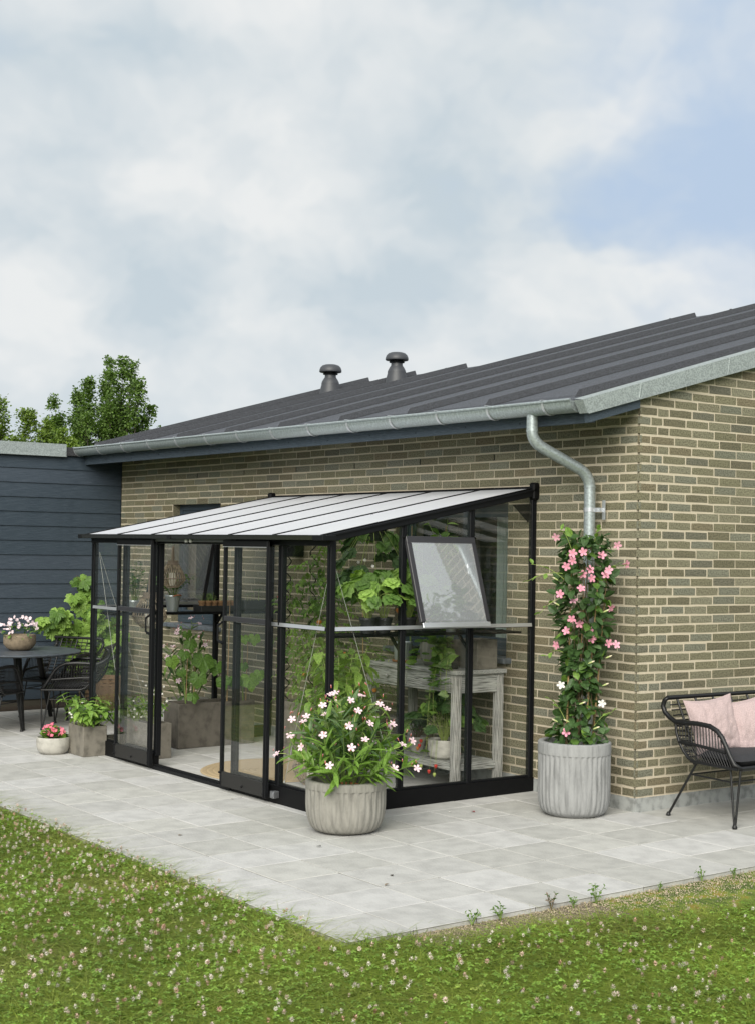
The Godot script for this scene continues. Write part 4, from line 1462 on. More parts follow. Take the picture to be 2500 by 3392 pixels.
# ---------- rattan bench and chairs: x forward, z from 0 to -w ----------
func rattan_seat(o: Node3D, w: float, lattice: bool) -> void:
	var side := [V(0.18, 0.806, 0), V(0.15, 0.785, 0), V(0.136, 0.745, 0), V(0.155, 0.705, 0), V(0.20, 0.672, 0), V(0.254, 0.648, 0), V(0.34, 0.652, 0), V(0.45, 0.656, 0), V(0.56, 0.650, 0), V(0.625, 0.625, 0), V(0.668, 0.585, 0), V(0.70, 0.535, 0), V(0.735, 0.475, 0), V(0.775, 0.418, 0), V(0.804, 0.392, -0.03)]
	var fr := MB.new()
	var loop := []
	for p in side: loop.append(p)
	for i in range(side.size() - 1, -1, -1): loop.append(V(side[i].x, side[i].y, -w - side[i].z))
	fr.tube(loop, 0.0165, 10, true)
	part("arm_frame" if lattice else "arm_frame", fr, M.rattan, o)
	var wr := MB.new()
	var cnt := int(0.9 / 0.02)
	for zz in [0.0, -w]:
		for i in range(2, 13):
			for k in 3:
				var p: Vector3 = side[i].lerp(side[i + 1], k / 3.0) if i + 1 < side.size() - 1 else side[i]
				var q: Vector3 = side[i + 1] - side[i]
				q = q.normalized() * 0.003
				p.z = zz
				wr.tube([p - q, p + q], 0.0176, 8)
	part("binding", wr, M.rattan, o)
	# the lower outline of each side, the middle band and the slats
	for zz in [0.0, -w]:
		var lo := MB.new()
		lo.tube([V(0.254, 0.648, zz), V(0.262, 0.58, zz), V(0.29, 0.512, zz), V(0.33, 0.455, zz), V(0.372, 0.414, zz), V(0.42, 0.397, zz), V(0.60, 0.392, zz), V(0.80, 0.390, zz)], 0.010, 8)
		lo.tube([V(0.29, 0.514, zz), V(0.42, 0.512, zz), V(0.56, 0.502, zz), V(0.70, 0.490, zz)], 0.011, 8)
		part("side_rail", lo, M.rattan, o)
		for i in 16:
			var t := (i + 0.5) / 16.0
			var x := lerpf(0.275, 0.695, t)
			var ytop := 0.65 if x < 0.57 else lerpf(0.648, 0.53, (x - 0.57) / 0.13)
			var sl := MB.new()
			sl.tube([V(x, ytop, zz), V(x + 0.012, 0.505, zz), V(lerpf(0.40, 0.76, t), 0.395, zz)], 0.0042, 5)
			part("side_slat", sl, M.rattan, o)
		if true:
			for k in 7:
				var y := 0.44 + k * 0.03
				var r := MB.new()
				r.bar(V(0.27 if y > 0.5 else 0.34, y, zz), V(0.40, y, zz), 0.004, 5)
				part("corner_weave", r, M.rattan, o)
	# back
	var n := maxi(3, int(w / 0.165))
	for i in n:
		var z := -w * (i + 0.5) / n
		var up := MB.new()
		up.tube([V(0.372, 0.40, z), V(0.30, 0.55, z), V(0.18, 0.80, z)], 0.0085, 6)
		part("back_upright", up, M.rattan, o)
	for i in 11:
		var t := i / 10.5
		var p := V(0.36, 0.42, 0).lerp(V(0.19, 0.775, 0), t)
		var e := 0.0 if p.y < 0.64 else 0.0
		var r := MB.new()
		r.tube([V(p.x, p.y, -0.005 - e), V(p.x - 0.012, p.y, -w * 0.5), V(p.x, p.y, -w + 0.005 + e)], 0.005, 5)
		part("back_rod", r, M.rattan, o)
	if lattice:
		for i in 9:
			var z := -w * (i + 0.5) / 9
			var r := MB.new()
			r.tube([V(0.365, 0.41, z), V(0.18, 0.80, -w * 0.5 + (z + w * 0.5) * 1.0)], 0.004, 5)
			part("back_rod", r, M.rattan, o)
	# seat web
	var st := MB.new()
	st.cbox(V(0.59, 0.389, -w * 0.5), V(0.43, 0.012, w - 0.02), 0.004)
	st.bar(V(0.42, 0.385, 0), V(0.42, 0.385, -w), 0.009)
	part("seat", st, M.rattan, o)
	# legs
	for s in [0, 1]:
		var zo := -0.03 if s == 0 else -w + 0.03
		var zf := 0.0 if s == 0 else -w
		var lg := MB.new()
		lg.bar(V(0.425, 0.39, zo), V(0.20, 0.012, zf), 0.0085)
		lg.lathe([Vector2(0.001, 0.0), Vector2(0.015, 0.0), Vector2(0.017, 0.008), Vector2(0.012, 0.018), Vector2(0.007, 0.026)], 12, V(0.197, 0, zf))
		part("leg", lg, M.black_steel, o)
		var lf := MB.new()
		lf.bar(V(0.716, 0.386, zo), V(0.779, 0.015, zf), 0.008)
		lf.bar(V(0.802, 0.384, zo), V(0.787, 0.015, zf), 0.008)
		lf.lathe([Vector2(0.001, 0.0), Vector2(0.016, 0.0), Vector2(0.018, 0.010), Vector2(0.014, 0.022), Vector2(0.007, 0.03)], 12, V(0.783, 0, zf))
		part("leg", lf, M.black_steel, o)
		var stt := MB.new()
		stt.bar(V(0.374, 0.303, zo), V(0.727, 0.296, zo), 0.006)
		part("stretcher", stt, M.black_steel, o)
	var s2 := MB.new()
	s2.bar(V(0.374, 0.303, -0.03), V(0.374, 0.303, -w + 0.03), 0.006)
	s2.bar(V(0.727, 0.296, -0.03), V(0.727, 0.296, -w + 0.03), 0.006)
	part("stretcher", s2, M.black_steel, o)

func pillow(label: String, at: Vector3, bs: Basis, s: float, sd: int) -> void:
	var o := thing("pillow", label, "pillow", at, "pillows on the bench")
	o.basis = bs
	var b := MB.new()
	var nz := noise(1.6, 3, sd)
	var f := func(side: float, u: float, v: float) -> Vector3:
		var x := (u - 0.5) * 2.0
		var y := (v - 0.5) * 2.0
		var pin := 1.0 - 0.10 * (1.0 - x * x) * absf(y) - 0.0
		var px := x * s * 0.5 * (1.0 - 0.11 * (1.0 - y * y))
		var py := y * s * 0.5 * (1.0 - 0.13 * (1.0 - x * x)) * pin / pin
		var th := 0.075 * pow((1.0 - x * x), 0.45) * pow((1.0 - y * y), 0.45)
		var wr := nz.get_noise_3d(px * 9.0, py * 5.0, side) * 0.016 * minf(1.0, th * 22.0)
		var cr := 0.012 * exp(-pow((y + 0.55 + 0.25 * x), 2) / 0.006) * th * 14.0
		cr += 0.010 * exp(-pow((y + 0.78 - 0.3 * x), 2) / 0.004) * th * 14.0
		return V(px, py, side * (th + 0.003) + (wr - cr * 0.7) * signf(side))
	b.grid(30, 30, func(u, v): return f.call(1.0, u, v))
	b.grid(30, 30, func(u, v): return f.call(-1.0, 1.0 - u, v))
	part("cover", b, M.pillow, o)
	var seam := MB.new()
	var pts := []
	for k in 4:
		for i in 12:
			var t := i / 12.0
			var e := [[t, 0.0], [1.0, t], [1.0 - t, 1.0], [0.0, 1.0 - t]][k] as Array
			pts.append(f.call(0.0001, e[0], e[1]))
	seam.tube(pts, 0.004, 5, true)
	part("piping", seam, M.pillow, o)

func bowl(o: Node3D, r: float, h: float, foot: float, m: Material, fill := 0.86) -> void:
	var b := MB.new()
	b.lathe([Vector2(0.001, 0), Vector2(foot, 0), Vector2(foot + (r - foot) * 0.55, h * 0.16), Vector2(r * 0.985, h * 0.42), Vector2(r, h * 0.7), Vector2(r * 0.985, h), Vector2(r * 0.985 - 0.012, h), Vector2(r * 0.94 - 0.01, h * 0.7)], 36)
	part("pot", b, m, o)
	var s := MB.new()
	s.lathe([Vector2(r * 0.95 - 0.004, h * fill), Vector2(0.001, h * fill + 0.01)], 24)
	part("soil", s, M.soil, o)

func taper_pot(o: Node3D, r0: float, r1: float, h: float, m: Material, ribs := 0, called := "pot") -> void:
	var b := MB.new()
	var pf := [Vector2(0.001, 0), Vector2(r0, 0), Vector2(r0, 0.006), Vector2(lerpf(r0, r1, 0.5), h * 0.5), Vector2(r1, h - 0.02), Vector2(r1 + 0.004, h - 0.018), Vector2(r1 + 0.004, h), Vector2(r1 - 0.004, h), Vector2(r1 - 0.01, h * 0.7)]
	if ribs == 0: b.lathe(pf, 28)
	else: b.lathe(pf, ribs * 4, Vector3.ZERO, func(rr, y, a, i): return rr * (1.0 + 0.03 * sin(a * ribs)) if i > 1 and i < 5 else rr)
	part(called, b, m, o)
	var s := MB.new()
	s.lathe([Vector2(r1 - 0.006, h * 0.88), Vector2(0.001, h * 0.9)], 18)
	part("soil", s, M.soil, o)

func oleander(o: Node3D, base: Vector3, n: int, hmin: float, hmax: float, spread: float, per: int, size: float, flowers: int, fs: float, lean := Vector3.ZERO) -> void:
	var ends := []
	for i in n:
		var a := 2.399 * i
		var q := sqrt((i + 0.5) / n)
		var hh := lerpf(hmax, hmin, pow(q, 1.9)) * rnd(0.85, 1.03)
		var e := base + V(cos(a) * q * spread, hh, sin(a) * q * spread) + lean * q
		var p0 := base + V(cos(a) * q * spread * 0.25, 0, sin(a) * q * spread * 0.25)
		var pts := bez(p0, p0.lerp(e, 0.55) + V(0, hh * 0.12, 0), e, 6)
		stem(o, pts, 0.0055, M.stem)
		leafy(o, pts, per, 0.22, L.lance, [M.lf_blue, M.lf_pale, M.lf_mid, M.lf_blue, M.lf_light, M.lf_dark], size, 0.75, 3, "leaf", 0.15)
		ends.append([e, (pts[6] - pts[4]).normalized(), q])
	for i in flowers:
		var e: Array = ends[(i * 7) % n]
		var tip: Vector3 = e[0] + (e[1] as Vector3) * 0.05 + rv(0.055)
		stem(o, [e[0], (e[0] + tip) * 0.5 + rv(0.008), tip], 0.003, M.stem_lime, 4, "flower_stalk")
		bloom(o, L.oleander, tip, (e[1] as Vector3) + V(0.55, 0.35, 0.4) + rv(0.55), fs)
		for k in 2:
			var bp := tip + rv(0.045) + V(0, 0.02, 0)
			bloom(o, L.oleander_bud, bp, V(0, 1, 0) + rv(0.6), fs * rnd(0.55, 0.9), "bud")

func outside() -> void:
	# the low fluted pot of oleander in front of the corner
	var o := thing("potted_oleander", "pale pink oleander in a low fluted concrete pot before the greenhouse corner", "potted plant", V(-0.606, gy(2.02) - 0.002, 2.024))
	fluted_pot(o, 0.262, 0.335, 0.165, M.pot_warm, 34, 0.055, 0.72)
	var ip := MB.new()
	ip.lathe([Vector2(0.075, 0.26), Vector2(0.085, 0.30), Vector2(0.085, 0.318), Vector2(0.078, 0.318), Vector2(0.072, 0.27)], 20, V(0.09, 0, 0.06))
	part("inner_pot", ip, M.terracotta, o)
	oleander(o, V(0, 0.28, 0), 40, 0.16, 0.60, 0.42, 5, 0.15, 40, 0.031)
	# the tall fluted pot with the climbing mandevilla
	var m := thing("potted_mandevilla", "pink flowering climber on bamboo canes in a tall fluted concrete pot", "potted plant", V(-0.205, gy(0.39) - 0.002, 0.39))
	fluted_pot(m, 0.252, 0.505, 0.185, M.pot_grey, 38, 0.085, 0.42)
	var rt := V(0.585, 0, -0.81)
	var fw := V(0.81, 0, 0.585)
	for q in [[0.05, 0.06, 0.10, 1.72], [0.12, -0.03, 0.10, 1.70], [-0.06, 0.02, 0.02, 1.62], [0.02, -0.08, 0.05, 1.66]]:
		stem(m, [rt * q[0] + fw * q[1] + V(0, 0.38, 0), rt * (q[0] + q[2]) + fw * q[1] + V(0, 0.38 + q[3] * 0.8, 0)], 0.008, M.bamboo, 6, "cane")
	for i in 9:
		var pts := []
		var ph := rnd(0, TAU)
		for k in 15:
			var t := k / 14.0
			var rr := 0.05 + 0.055 * sin(t * 3.0 + i)
			pts.append(V(0, 0.40 + t * 1.5, 0) + rt * (0.02 + 0.06 * t + rr * cos(ph + t * 9.0)) + fw * rr * sin(ph + t * 9.0))
		stem(m, pts, 0.004, M.stem_brown, 4)
	for i in 980:
		var t := R.randf()
		var y := 0.43 + 1.50 * t
		var wd := 0.115 + 0.05 * sin(t * 11.0 + 1.0) + (0.06 if t > 0.72 else 0.0) + (0.02 if t > 0.3 and t < 0.45 else 0.0)
		var a := rnd(0, TAU)
		var rr := wd * sqrt(rnd(0.35, 1.25))
		var out := rt * cos(a) + fw * sin(a)
		var p := V(0, y, 0) + rt * (0.02 + 0.05 * t) + out * rr
		var d := out * rnd(0.3, 1.0) + V(0, rnd(-0.75, 0.5), 0) + rv(0.5)
		var mt: Array = [M.lf_dark, M.lf_mid, M.lf_dark, M.lf_blue, M.lf_mid, M.lf_light]
		leaf(m, L.oval[R.randi() % 3], mt[R.randi() % 6], frame(p, d, out * 0.8 + V(0, 0.8, 0) + rv(0.35), rnd(0.06, 0.10)))
	var fl := [-0.11, 1.91, 0.31, 1.86, 0.0, 1.8, 0.07, 1.81, 0.2, 1.79, 0.0, 1.75, -0.04, 1.71, 0.25, 1.69, 0.38, 1.73, 0.12, 1.69, 0.23, 1.66, 0.07, 1.66, 0.13, 1.63, 0.06, 1.56, -0.08, 1.52, 0.01, 1.48, 0.27, 1.43, 0.0, 1.35, 0.05, 1.32, -0.035, 1.27, 0.117, 1.28, 0.138, 1.22, 0.254, 1.19, 0.31, 1.18, -0.10, 1.17, -0.026, 0.58, -0.066, 0.90, 0.214, 0.78]
	for i in fl.size() / 2:
		var lat: float = fl[i * 2] - 0.05
		var p := rt * lat + V(0, fl[i * 2 + 1], 0) + fw * (0.16 - 0.9 * pow(absf(lat - 0.05), 2))
		var white := i >= 26
		var ms: Mesh = L.white5 if white else (L.mandevilla_pale if i in [0, 1, 15, 7, 23] else L.mandevilla)
		bloom(m, ms, p, fw + rt * (lat - 0.05) * 2.5 + V(0, 0.1, 0) + rv(0.5), 0.032 if not white else 0.030)
	for i in 10:
		var lat := rnd(-0.16, 0.2)
		bloom(m, L.cream_bud, rt * lat + V(0, rnd(0.6, 1.9), 0) + fw * 0.15, fw * 0.4 + rt * signf(lat) + V(0, 0.5, 0), 0.05, "bud")
	for q in [[-0.10, 1.62, -0.33, 1.72], [-0.11, 1.66, -0.36, 1.60], [-0.09, 1.50, -0.27, 1.38], [-0.10, 1.12, -0.22, 1.09], [0.14, 1.66, 0.30, 1.72], [-0.08, 0.66, -0.19, 0.80], [0.12, 0.62, 0.24, 0.72], [-0.05, 1.82, -0.13, 1.96], [0.1, 1.82, 0.12, 1.97]]:
		var a = rt * q[0] + V(0, q[1], 0) + fw * 0.1
		var e = rt * q[2] + V(0, q[3], 0) + fw * 0.13
		var pts := bez(a, (a + e) * 0.5 + V(0, 0.05, 0), e, 5)
		stem(m, pts, 0.0025, M.stem_lime, 4)
		for k in 3:
			part("leaf", L.oval[k], M.lf_light, m, frame(along(pts, 0.45 + 0.25 * k), rv(0.8) + (e - a).normalized(), V(0, 1, 0) + rv(0.4), 0.05))
	# bench by the gable with its cushion and pillows
	var bn := thing("rattan_bench", "black rattan bench on hairpin legs against the brick gable wall", "bench", V(0, 0, -0.12))
	rattan_seat(bn, 1.45, false)
	var cs := thing("seat_cushion", "dark charcoal seat cushion lying on the black rattan bench", "cushion", V(0.595, 0.397, -0.845))
	var cb := MB.new()
	for sd in [1.0, -1.0]:
		cb.grid(26, 14, func(u, v):
			var x: float = (u - 0.5) * 2.0
			var y: float = (v - 0.5) * 2.0 * sd
			var e := pow(maxf(1.0 - pow(absf(x), 14.0), 0.0), 0.35) * pow(maxf(1.0 - pow(absf(y), 8.0), 0.0), 0.35)
			return V(y * 0.2, 0.04 + sd * 0.038 * e + 0.006 * e * (1.0 - x * x), x * 0.69) )
	part("cover", cb, M.cushion_dark, cs)
	pillow("pale pink pillow at the bench end, nearer the armrest", V(0.40, 0.625, -0.345), Basis(V(0, 1, 0), 1.36) * Basis(V(1, 0, 0), -0.30) * Basis(V(0, 0, 1), 0.10), 0.40, 3)
	pillow("pale pink pillow leaning in front of the other, further along the bench", V(0.48, 0.605, -0.64), Basis(V(0, 1, 0), 1.16) * Basis(V(1, 0, 0), -0.28) * Basis(V(0, 0, 1), 0.20), 0.43, 8)
	# planters left of the greenhouse
	var lb := thing("begonia_bowl", "low pale stone bowl of pink begonias beside the square grey planter", "potted plant", V(-4.83, gy(2.2), 2.20))
	bowl(lb, 0.145, 0.145, 0.105, M.pot_stone)
	for i in 80:
		var a := rnd(0, TAU)
		var q := sqrt(R.randf())
		var p := V(cos(a) * q * 0.12, 0.13 + 0.085 * (1.0 - q * q) + rnd(-0.015, 0.02), sin(a) * q * 0.12)
		part("leaf", L.round[0], [M.lf_lime, M.lf_light, M.lf_mid][i % 3], lb, frame(p, V(cos(a), rnd(-0.2, 0.6), sin(a)) + rv(0.4), V(cos(a) * 0.5, 1, sin(a) * 0.5) + rv(0.3), rnd(0.04, 0.062)))
	for i in 34:
		var a := rnd(0, TAU)
		var q := sqrt(R.randf())
		bloom(lb, L.begonia, V(cos(a) * q * 0.125, 0.165 + 0.08 * (1.0 - q * q) + rnd(-0.01, 0.02), sin(a) * q * 0.125), V(0.5, 0.6, 0.4) + rv(0.8), rnd(0.012, 0.02))
	var sq := thing("square_planter", "square grey planter of leafy green herbs in front of the greenhouse left corner", "potted plant", V(-4.62, gy(1.97), 1.975))
	box_planter(sq, V(0.31, 0.258, 0.22), M.planter)
	for i in 20:
		var p0 := V(rnd(-0.12, 0.12), 0.21, rnd(-0.08, 0.08))
		var e := p0 + V(p0.x * 1.1 + rnd(-0.05, 0.05), rnd(0.17, 0.31), p0.z * 1.4 + rnd(-0.05, 0.05))
		var pts := bez(p0, p0.lerp(e, 0.5) + V(0, 0.03, 0), e, 4)
		stem(sq, pts, 0.004, M.stem_lime, 4)
		leafy(sq, pts, 6, 0.3, L.pointed, [M.lf_light, M.lf_light, M.lf_lime, M.lf_mid], 0.092, 0.2, 2)
	for i in 12:
		bloom(sq, L.white5, V(rnd(-0.16, 0.0), rnd(0.28, 0.5), rnd(-0.02, 0.14)), V(0.6, 0.6, 0.4) + rv(0.4), 0.011)
	# table with a bowl of flowers, three chairs
	var tb := thing("garden_table", "round dark stone topped garden table by the annexe wall", "table", V(-6.77, gy(1.89), 1.89))
	var tt := MB.new()
	tt.lathe([Vector2(0.001, 0.735), Vector2(0.742, 0.735), Vector2(0.75, 0.745), Vector2(0.75, 0.752), Vector2(0.744, 0.758), Vector2(0.001, 0.758)], 64)
	part("table_top", tt, M.table_top, tb)
	for q in [[0.37, -0.06, 0.26, -0.04], [-0.36, -0.35, -0.24, -0.22], [-0.5, 0.35, -0.3, 0.2], [0.2, 0.5, 0.12, 0.3], [-0.55, -0.75, -0.35, -0.5]]:
		var lg := MB.new()
		lg.tube([V(q[0], 0, q[1]), V(q[2], 0.735, q[3])], [0.021, 0.034], 12)
		part("leg", lg, M.black_steel, tb)
	var bp := thing("petunia_bowl", "brown clay bowl of pale pink flowers standing on the round table", "potted plant", V(-6.72, gy(1.89) + 0.758, 1.75))
	bowl(bp, 0.16, 0.155, 0.09, M.clay_bowl)
	for i in 110:
		var a := rnd(0, TAU)
		var q := sqrt(R.randf())
		var p := V(cos(a) * q * 0.19, 0.15 + 0.10 * (1.0 - q * q) + rnd(-0.03, 0.03), sin(a) * q * 0.19)
		part("leaf", L.small[i % 2], [M.lf_mid, M.lf_light, M.lf_dark][i % 3], bp, frame(p, V(cos(a), rnd(0, 1), sin(a)) + rv(0.6), V(0, 1, 0) + rv(0.6), rnd(0.03, 0.055)))
	for i in 54:
		var a := rnd(0, TAU)
		var q := sqrt(R.randf())
		bloom(bp, L.petunia, V(cos(a) * q * 0.2, 0.20 + 0.12 * (1.0 - q * q) + rnd(-0.04, 0.05), sin(a) * q * 0.2), V(0.5, 0.5, 0.4) + rv(0.6), rnd(0.014, 0.021))
	for q in [[-6.36, 1.27, -0.585, 0.81, "black rattan armchair side on at the round table, nearest the greenhouse"], [-7.30, 1.05, 0.53, 0.85, "black rattan armchair behind the round table with its lattice back to the annexe wall"], [-6.36, 2.28, -0.66, -0.75, "black rattan armchair at the left edge, in front of the round table"]]:
		var ch := thing("rattan_chair", q[4], "chair", V(q[0], gy(q[1]), q[1]), "chairs at the round table")
		ch.rotation.y = atan2(-q[3], q[2])
		rattan_seat_child(ch)
	# grape vine on the annexe wall
	var gv := thing("grape_vine", "light green grape vine climbing the dark boards beside the greenhouse", "climbing plant", V(-7.92, 0, 0.45))
	for i in 14:
		var z := rnd(-0.3, 0.2)
		var e := V(rnd(0.05, 0.4), rnd(0.5, 1.36), rnd(-0.35, 0.62))
		if i == 0: e = V(0.08, 1.45, 0.20)
		if i == 1: e = V(0.2, 0.98, 0.75)
		var pts := bez(V(0.03, 0.02, z * 0.5), V(0.05, e.y * 0.8, z), e, 8)
		stem(gv, pts, 0.009, M.stem_brown, 5)
		for k in 22:
			var p := along(pts, rnd(0.28, 1.0)) + rv(0.05)
			part("leaf", L.grape[k % 2], [M.lf_lime, M.lf_light, M.lf_lime, M.lf_mid][R.randi() % 4], gv, frame(p, V(0.5, -0.9, 0.2) + rv(0.6), V(0.8, 0.45, 0.35) + rv(0.4), rnd(0.07, 0.12)))
	var wk := thing("wicker_basket", "brown wicker basket on the paving behind the armchair by the greenhouse", "basket", V(-7.55, 0, 0.42))
	var wb := MB.new()
	wb.lathe([Vector2(0.001, 0), Vector2(0.15, 0), Vector2(0.19, 0.15), Vector2(0.20, 0.36), Vector2(0.185, 0.36), Vector2(0.18, 0.15)], 60, Vector3.ZERO, func(rr, y, a, i): return rr + 0.006 * sin(a * 15.0))
	part("basket_body", wb, M.wicker, wk)
	for k in 9:
		var hb := MB.new()
		var pts := []
		for i in 30:
			var a := TAU * i / 30
			var rr := lerpf(0.155, 0.203, k / 8.0) + 0.006 * (1 if (i + k) % 2 else -1)
			pts.append(V(cos(a) * rr, 0.03 + 0.04 * k, sin(a) * rr))
		hb.tube(pts, 0.008, 4, true)
		part("woven_hoop", hb, M.wicker, wk)
	# oleander outside the left glass
	var o2 := thing("potted_oleander", "pink flowering oleander in a pale round pot seen through the open doorway", "potted plant", V(-5.5, gy(0.52), 0.52))
	bowl(o2, 0.21, 0.32, 0.14, M.pot_stone)
	oleander(o2, V(0, 0.27, 0), 17, 0.3, 0.78, 0.33, 4, 0.15, 22, 0.031)
	# weeds in the gravel, fallen petals and leaves on the slabs
	var wl := [[1.62, 1.13, 0.072, 0, "small feathery weed at the patio edge, second nearest the bench"], [1.68, 0.93, 0.065, 0, "little green weed at the patio edge, nearest the bench"], [1.65, 1.50, 0.050, 1, "low spreading dark green weed lying on the gravel at the patio edge"], [1.64, 1.97, 0.108, 2, "tallest leafy weed on the gravel along the patio edge"], [1.62, 2.27, 0.094, 3, "reddish brown weed stalk standing on the gravel by the patio"], [1.66, 2.15, 0.072, 0, "thin pale weed between the red stalk and the tallest weed"], [1.63, 2.62, 0.094, 2, "upright leafy weed at the patio edge, second from the lawn corner"], [1.62, 2.80, 0.086, 0, "feathery weed at the patio edge nearest the corner of the lawn"]]
	for q in wl:
		var w := thing("weed", q[4], "weed", V(q[0], gy(q[1]) - 0.02, q[1]), "weeds along the patio edge")
		for i in 5:
			var e := V(rnd(-0.5, 0.5) * q[2], q[2] * rnd(0.6, 1.0), rnd(-0.5, 0.5) * q[2])
			var pts := bez(Vector3.ZERO, e * 0.5 + V(0, 0.02, 0), e, 3)
			stem(w, pts, 0.003, M.stem_brown if q[3] == 3 else M.stem, 4)
			leafy(w, pts, 5, 0.2, L.small, [M.cane_dark if q[3] == 3 else M.lf_light, M.lf_mid], q[2] * 0.28, 0.7)
	var debris := [[-0.72, 1.08, "white petal lying on the slabs left of the tall pot", "lf_white"], [-0.62, 0.93, "dark red flower fallen on the slabs left of the tall pot", "red_dark"], [0.78, 2.72, "curled brown leaf on the slabs at the front", "cane_dark"], [0.62, 2.55, "dark crumb of soil lying on the front slabs", "soil"], [-0.28, 2.46, "dark speck of soil by the low fluted pot", "soil"], [1.25, 0.05, "brown leaf on the slabs before the bench", "cane_dark"], [-1.05, 3.0, "thin dry twig lying near the lawn on the slabs", "cane_dark"], [-2.0, 2.05, "small dry leaf on the slabs by the sliding door", "worn_edge"]]
	for q in debris:
		var db := thing("fallen_leaf", q[2], "leaf", V(q[0], gy(q[1]) + 0.004, q[1]))
		part("leaf_blade", L.oval[0], M[q[3]], db, frame(Vector3.ZERO, V(rnd(-1, 1), 0.12, rnd(-1, 1)), V(0, 1, 0), rnd(0.025, 0.04)))

var chair_proto: Node3D
func rattan_seat_child(ch: Node3D) -> void:
	if chair_proto == null:
		chair_proto = Node3D.new()
		rattan_seat(chair_proto, 0.58, true)
		var c := MB.new()
		c.lathe([Vector2(0.001, 0), Vector2(0.16, 0.0), Vector2(0.185, 0.012), Vector2(0.185, 0.03), Vector2(0.16, 0.042), Vector2(0.001, 0.045)], 28, V(0.56, 0.397, -0.29))
		part("seat_pad", c, M.cushion_dark, chair_proto)
	for n in chair_proto.get_children():
		var d := n.duplicate()
		d.position += V(-0.49, 0, 0.29)
		ch.add_child(d, true)

# ---------- inside the greenhouse ----------
func lantern(label: String, at: Vector3, r: float, h: float, cord: float, n: int, handle: float) -> void:
	var o := thing("lantern", label, "lantern", at, "slatted wooden lanterns")
	var rt := func(y: float) -> float:
		return r * (0.42 + 0.58 * sin(clampf(y / (h * 0.38), 0, 1) * PI * 0.5) * 1.0) if y < h * 0.38 else r * lerpf(1.0, 0.44, pow((y - h * 0.38) / (h * 0.62), 1.25))
	for i in n:
		var a := TAU * i / n
		var pts := []
		for k in 7:
			var y := h * k / 6.0
			var rr: float = rt.call(y)
			pts.append(V(cos(a) * rr, y, sin(a) * rr))
		var s := MB.new()
		s.tube(pts, 0.0042, 5)
		part("slat", s, M.cane, o)
	for q in [[0.0, 0.006, "base_ring"], [0.38, 0.005, "middle_ring"], [1.0, 0.009, "top_ring"]]:
		var pts := []
		var rr: float = rt.call(h * q[0])
		for k in 28: pts.append(V(cos(TAU * k / 28) * rr, h * q[0], sin(TAU * k / 28) * rr))
		var s := MB.new()
		s.tube(pts, q[1], 6, true)
		part(q[2], s, M.cane_dark, o)
	var col := MB.new()
	col.lathe([Vector2(r * 0.40, h), Vector2(r * 0.40, h + r * 0.30), Vector2(r * 0.385, h + r * 0.30), Vector2(r * 0.385, h)], 24)
	col.lathe([Vector2(0.001, 0.004), Vector2(r * 0.42, 0.004), Vector2(r * 0.42, 0.012), Vector2(0.001, 0.012)], 20)
	part("collar", col, M.cane_dark, o)
	var hp := []
	for k in 13:
		var a := PI * k / 12.0
		hp.append(V(cos(a) * r * 0.40 * 0.81, h + r * 0.22 + sin(a) * handle, -cos(a) * r * 0.40 * -0.58))
	var hb := MB.new()
	hb.tube(hp, 0.008, 6)
	part("handle", hb, M.cane_dark, o)
	var cd := MB.new()
	cd.lathe([Vector2(0.001, 0.012), Vector2(r * 0.26, 0.012), Vector2(r * 0.26, h * 0.62), Vector2(0.001, h * 0.63)], 20)
	part("candle", cd, M.wax, o)
	if cord > 0:
		var c := MB.new()
		c.bar(V(0, h + r * 0.22 + handle, 0), V(0, h + r * 0.22 + handle + cord, 0), 0.0025, 4)
		part("hanging_cord", c, M.cord, o)

func strawberry(o: Node3D, base: Vector3, n: int, h: float, spread: float, size: float, droop := 0.0, mats := []) -> void:
	if mats.is_empty(): mats = [M.lf_light, M.lf_mid, M.lf_lime]
	for i in n:
		var a := 2.4 * i + rnd(-0.4, 0.4)
		var q := sqrt((i + 0.5) / n)
		var out := V(cos(a), 0, sin(a))
		var e := base + out * spread * q + V(0, h * (1.0 - 0.55 * q * q) * rnd(0.75, 1.1) - droop * q * q, 0)
		var pts := bez(base + out * 0.02, base + out * spread * q * 0.35 + V(0, maxf(h * 0.7, 0.03), 0), e, 6)
		stem(o, pts, 0.0026, M.stem_lime, 4)
		part("leaf", L.straw[R.randi() % 2], mats[R.randi() % mats.size()], o, frame(e, out * 0.8 + V(0, -0.35, 0) + rv(0.3), V(0, 1, 0) + out * 0.5 + rv(0.35), size * rnd(0.75, 1.1)))

func berry(o: Node3D, a: Vector3, p: Vector3, s: float, m: Material) -> void:
	stem(o, bez(a, (a + p) * 0.5 + V(0, 0.02, 0), p, 4), 0.0016, M.stem_lime, 4, "berry_stalk")
	var b := MB.new()
	b.lathe([Vector2(0.001, -1.1), Vector2(0.35, -0.85), Vector2(0.62, -0.3), Vector2(0.66, 0.1), Vector2(0.5, 0.4), Vector2(0.001, 0.5)], 10)
	part("berry", b, m, o, Transform3D(Basis.from_scale(V(s, s, s)), p))

func bushy(o: Node3D, base: Vector3, n: int, h: float, spread: float, per: int, meshes: Array, mats: Array, size: float, sm: Material = null, start := 0.25, lift := 0.4) -> void:
	for i in n:
		var a := 2.4 * i
		var q := sqrt((i + 0.5) / n)
		var e := base + V(cos(a) * q * spread, h * rnd(0.7, 1.05) * (1.0 - 0.35 * q * q), sin(a) * q * spread)
		var pts := bez(base + V(cos(a) * 0.02, 0, sin(a) * 0.02), base.lerp(e, 0.5) + V(0, h * 0.15, 0), e, 5)
		stem(o, pts, 0.0035, sm if sm else M.stem, 4)
		leafy(o, pts, per, start, meshes, mats, size, lift)

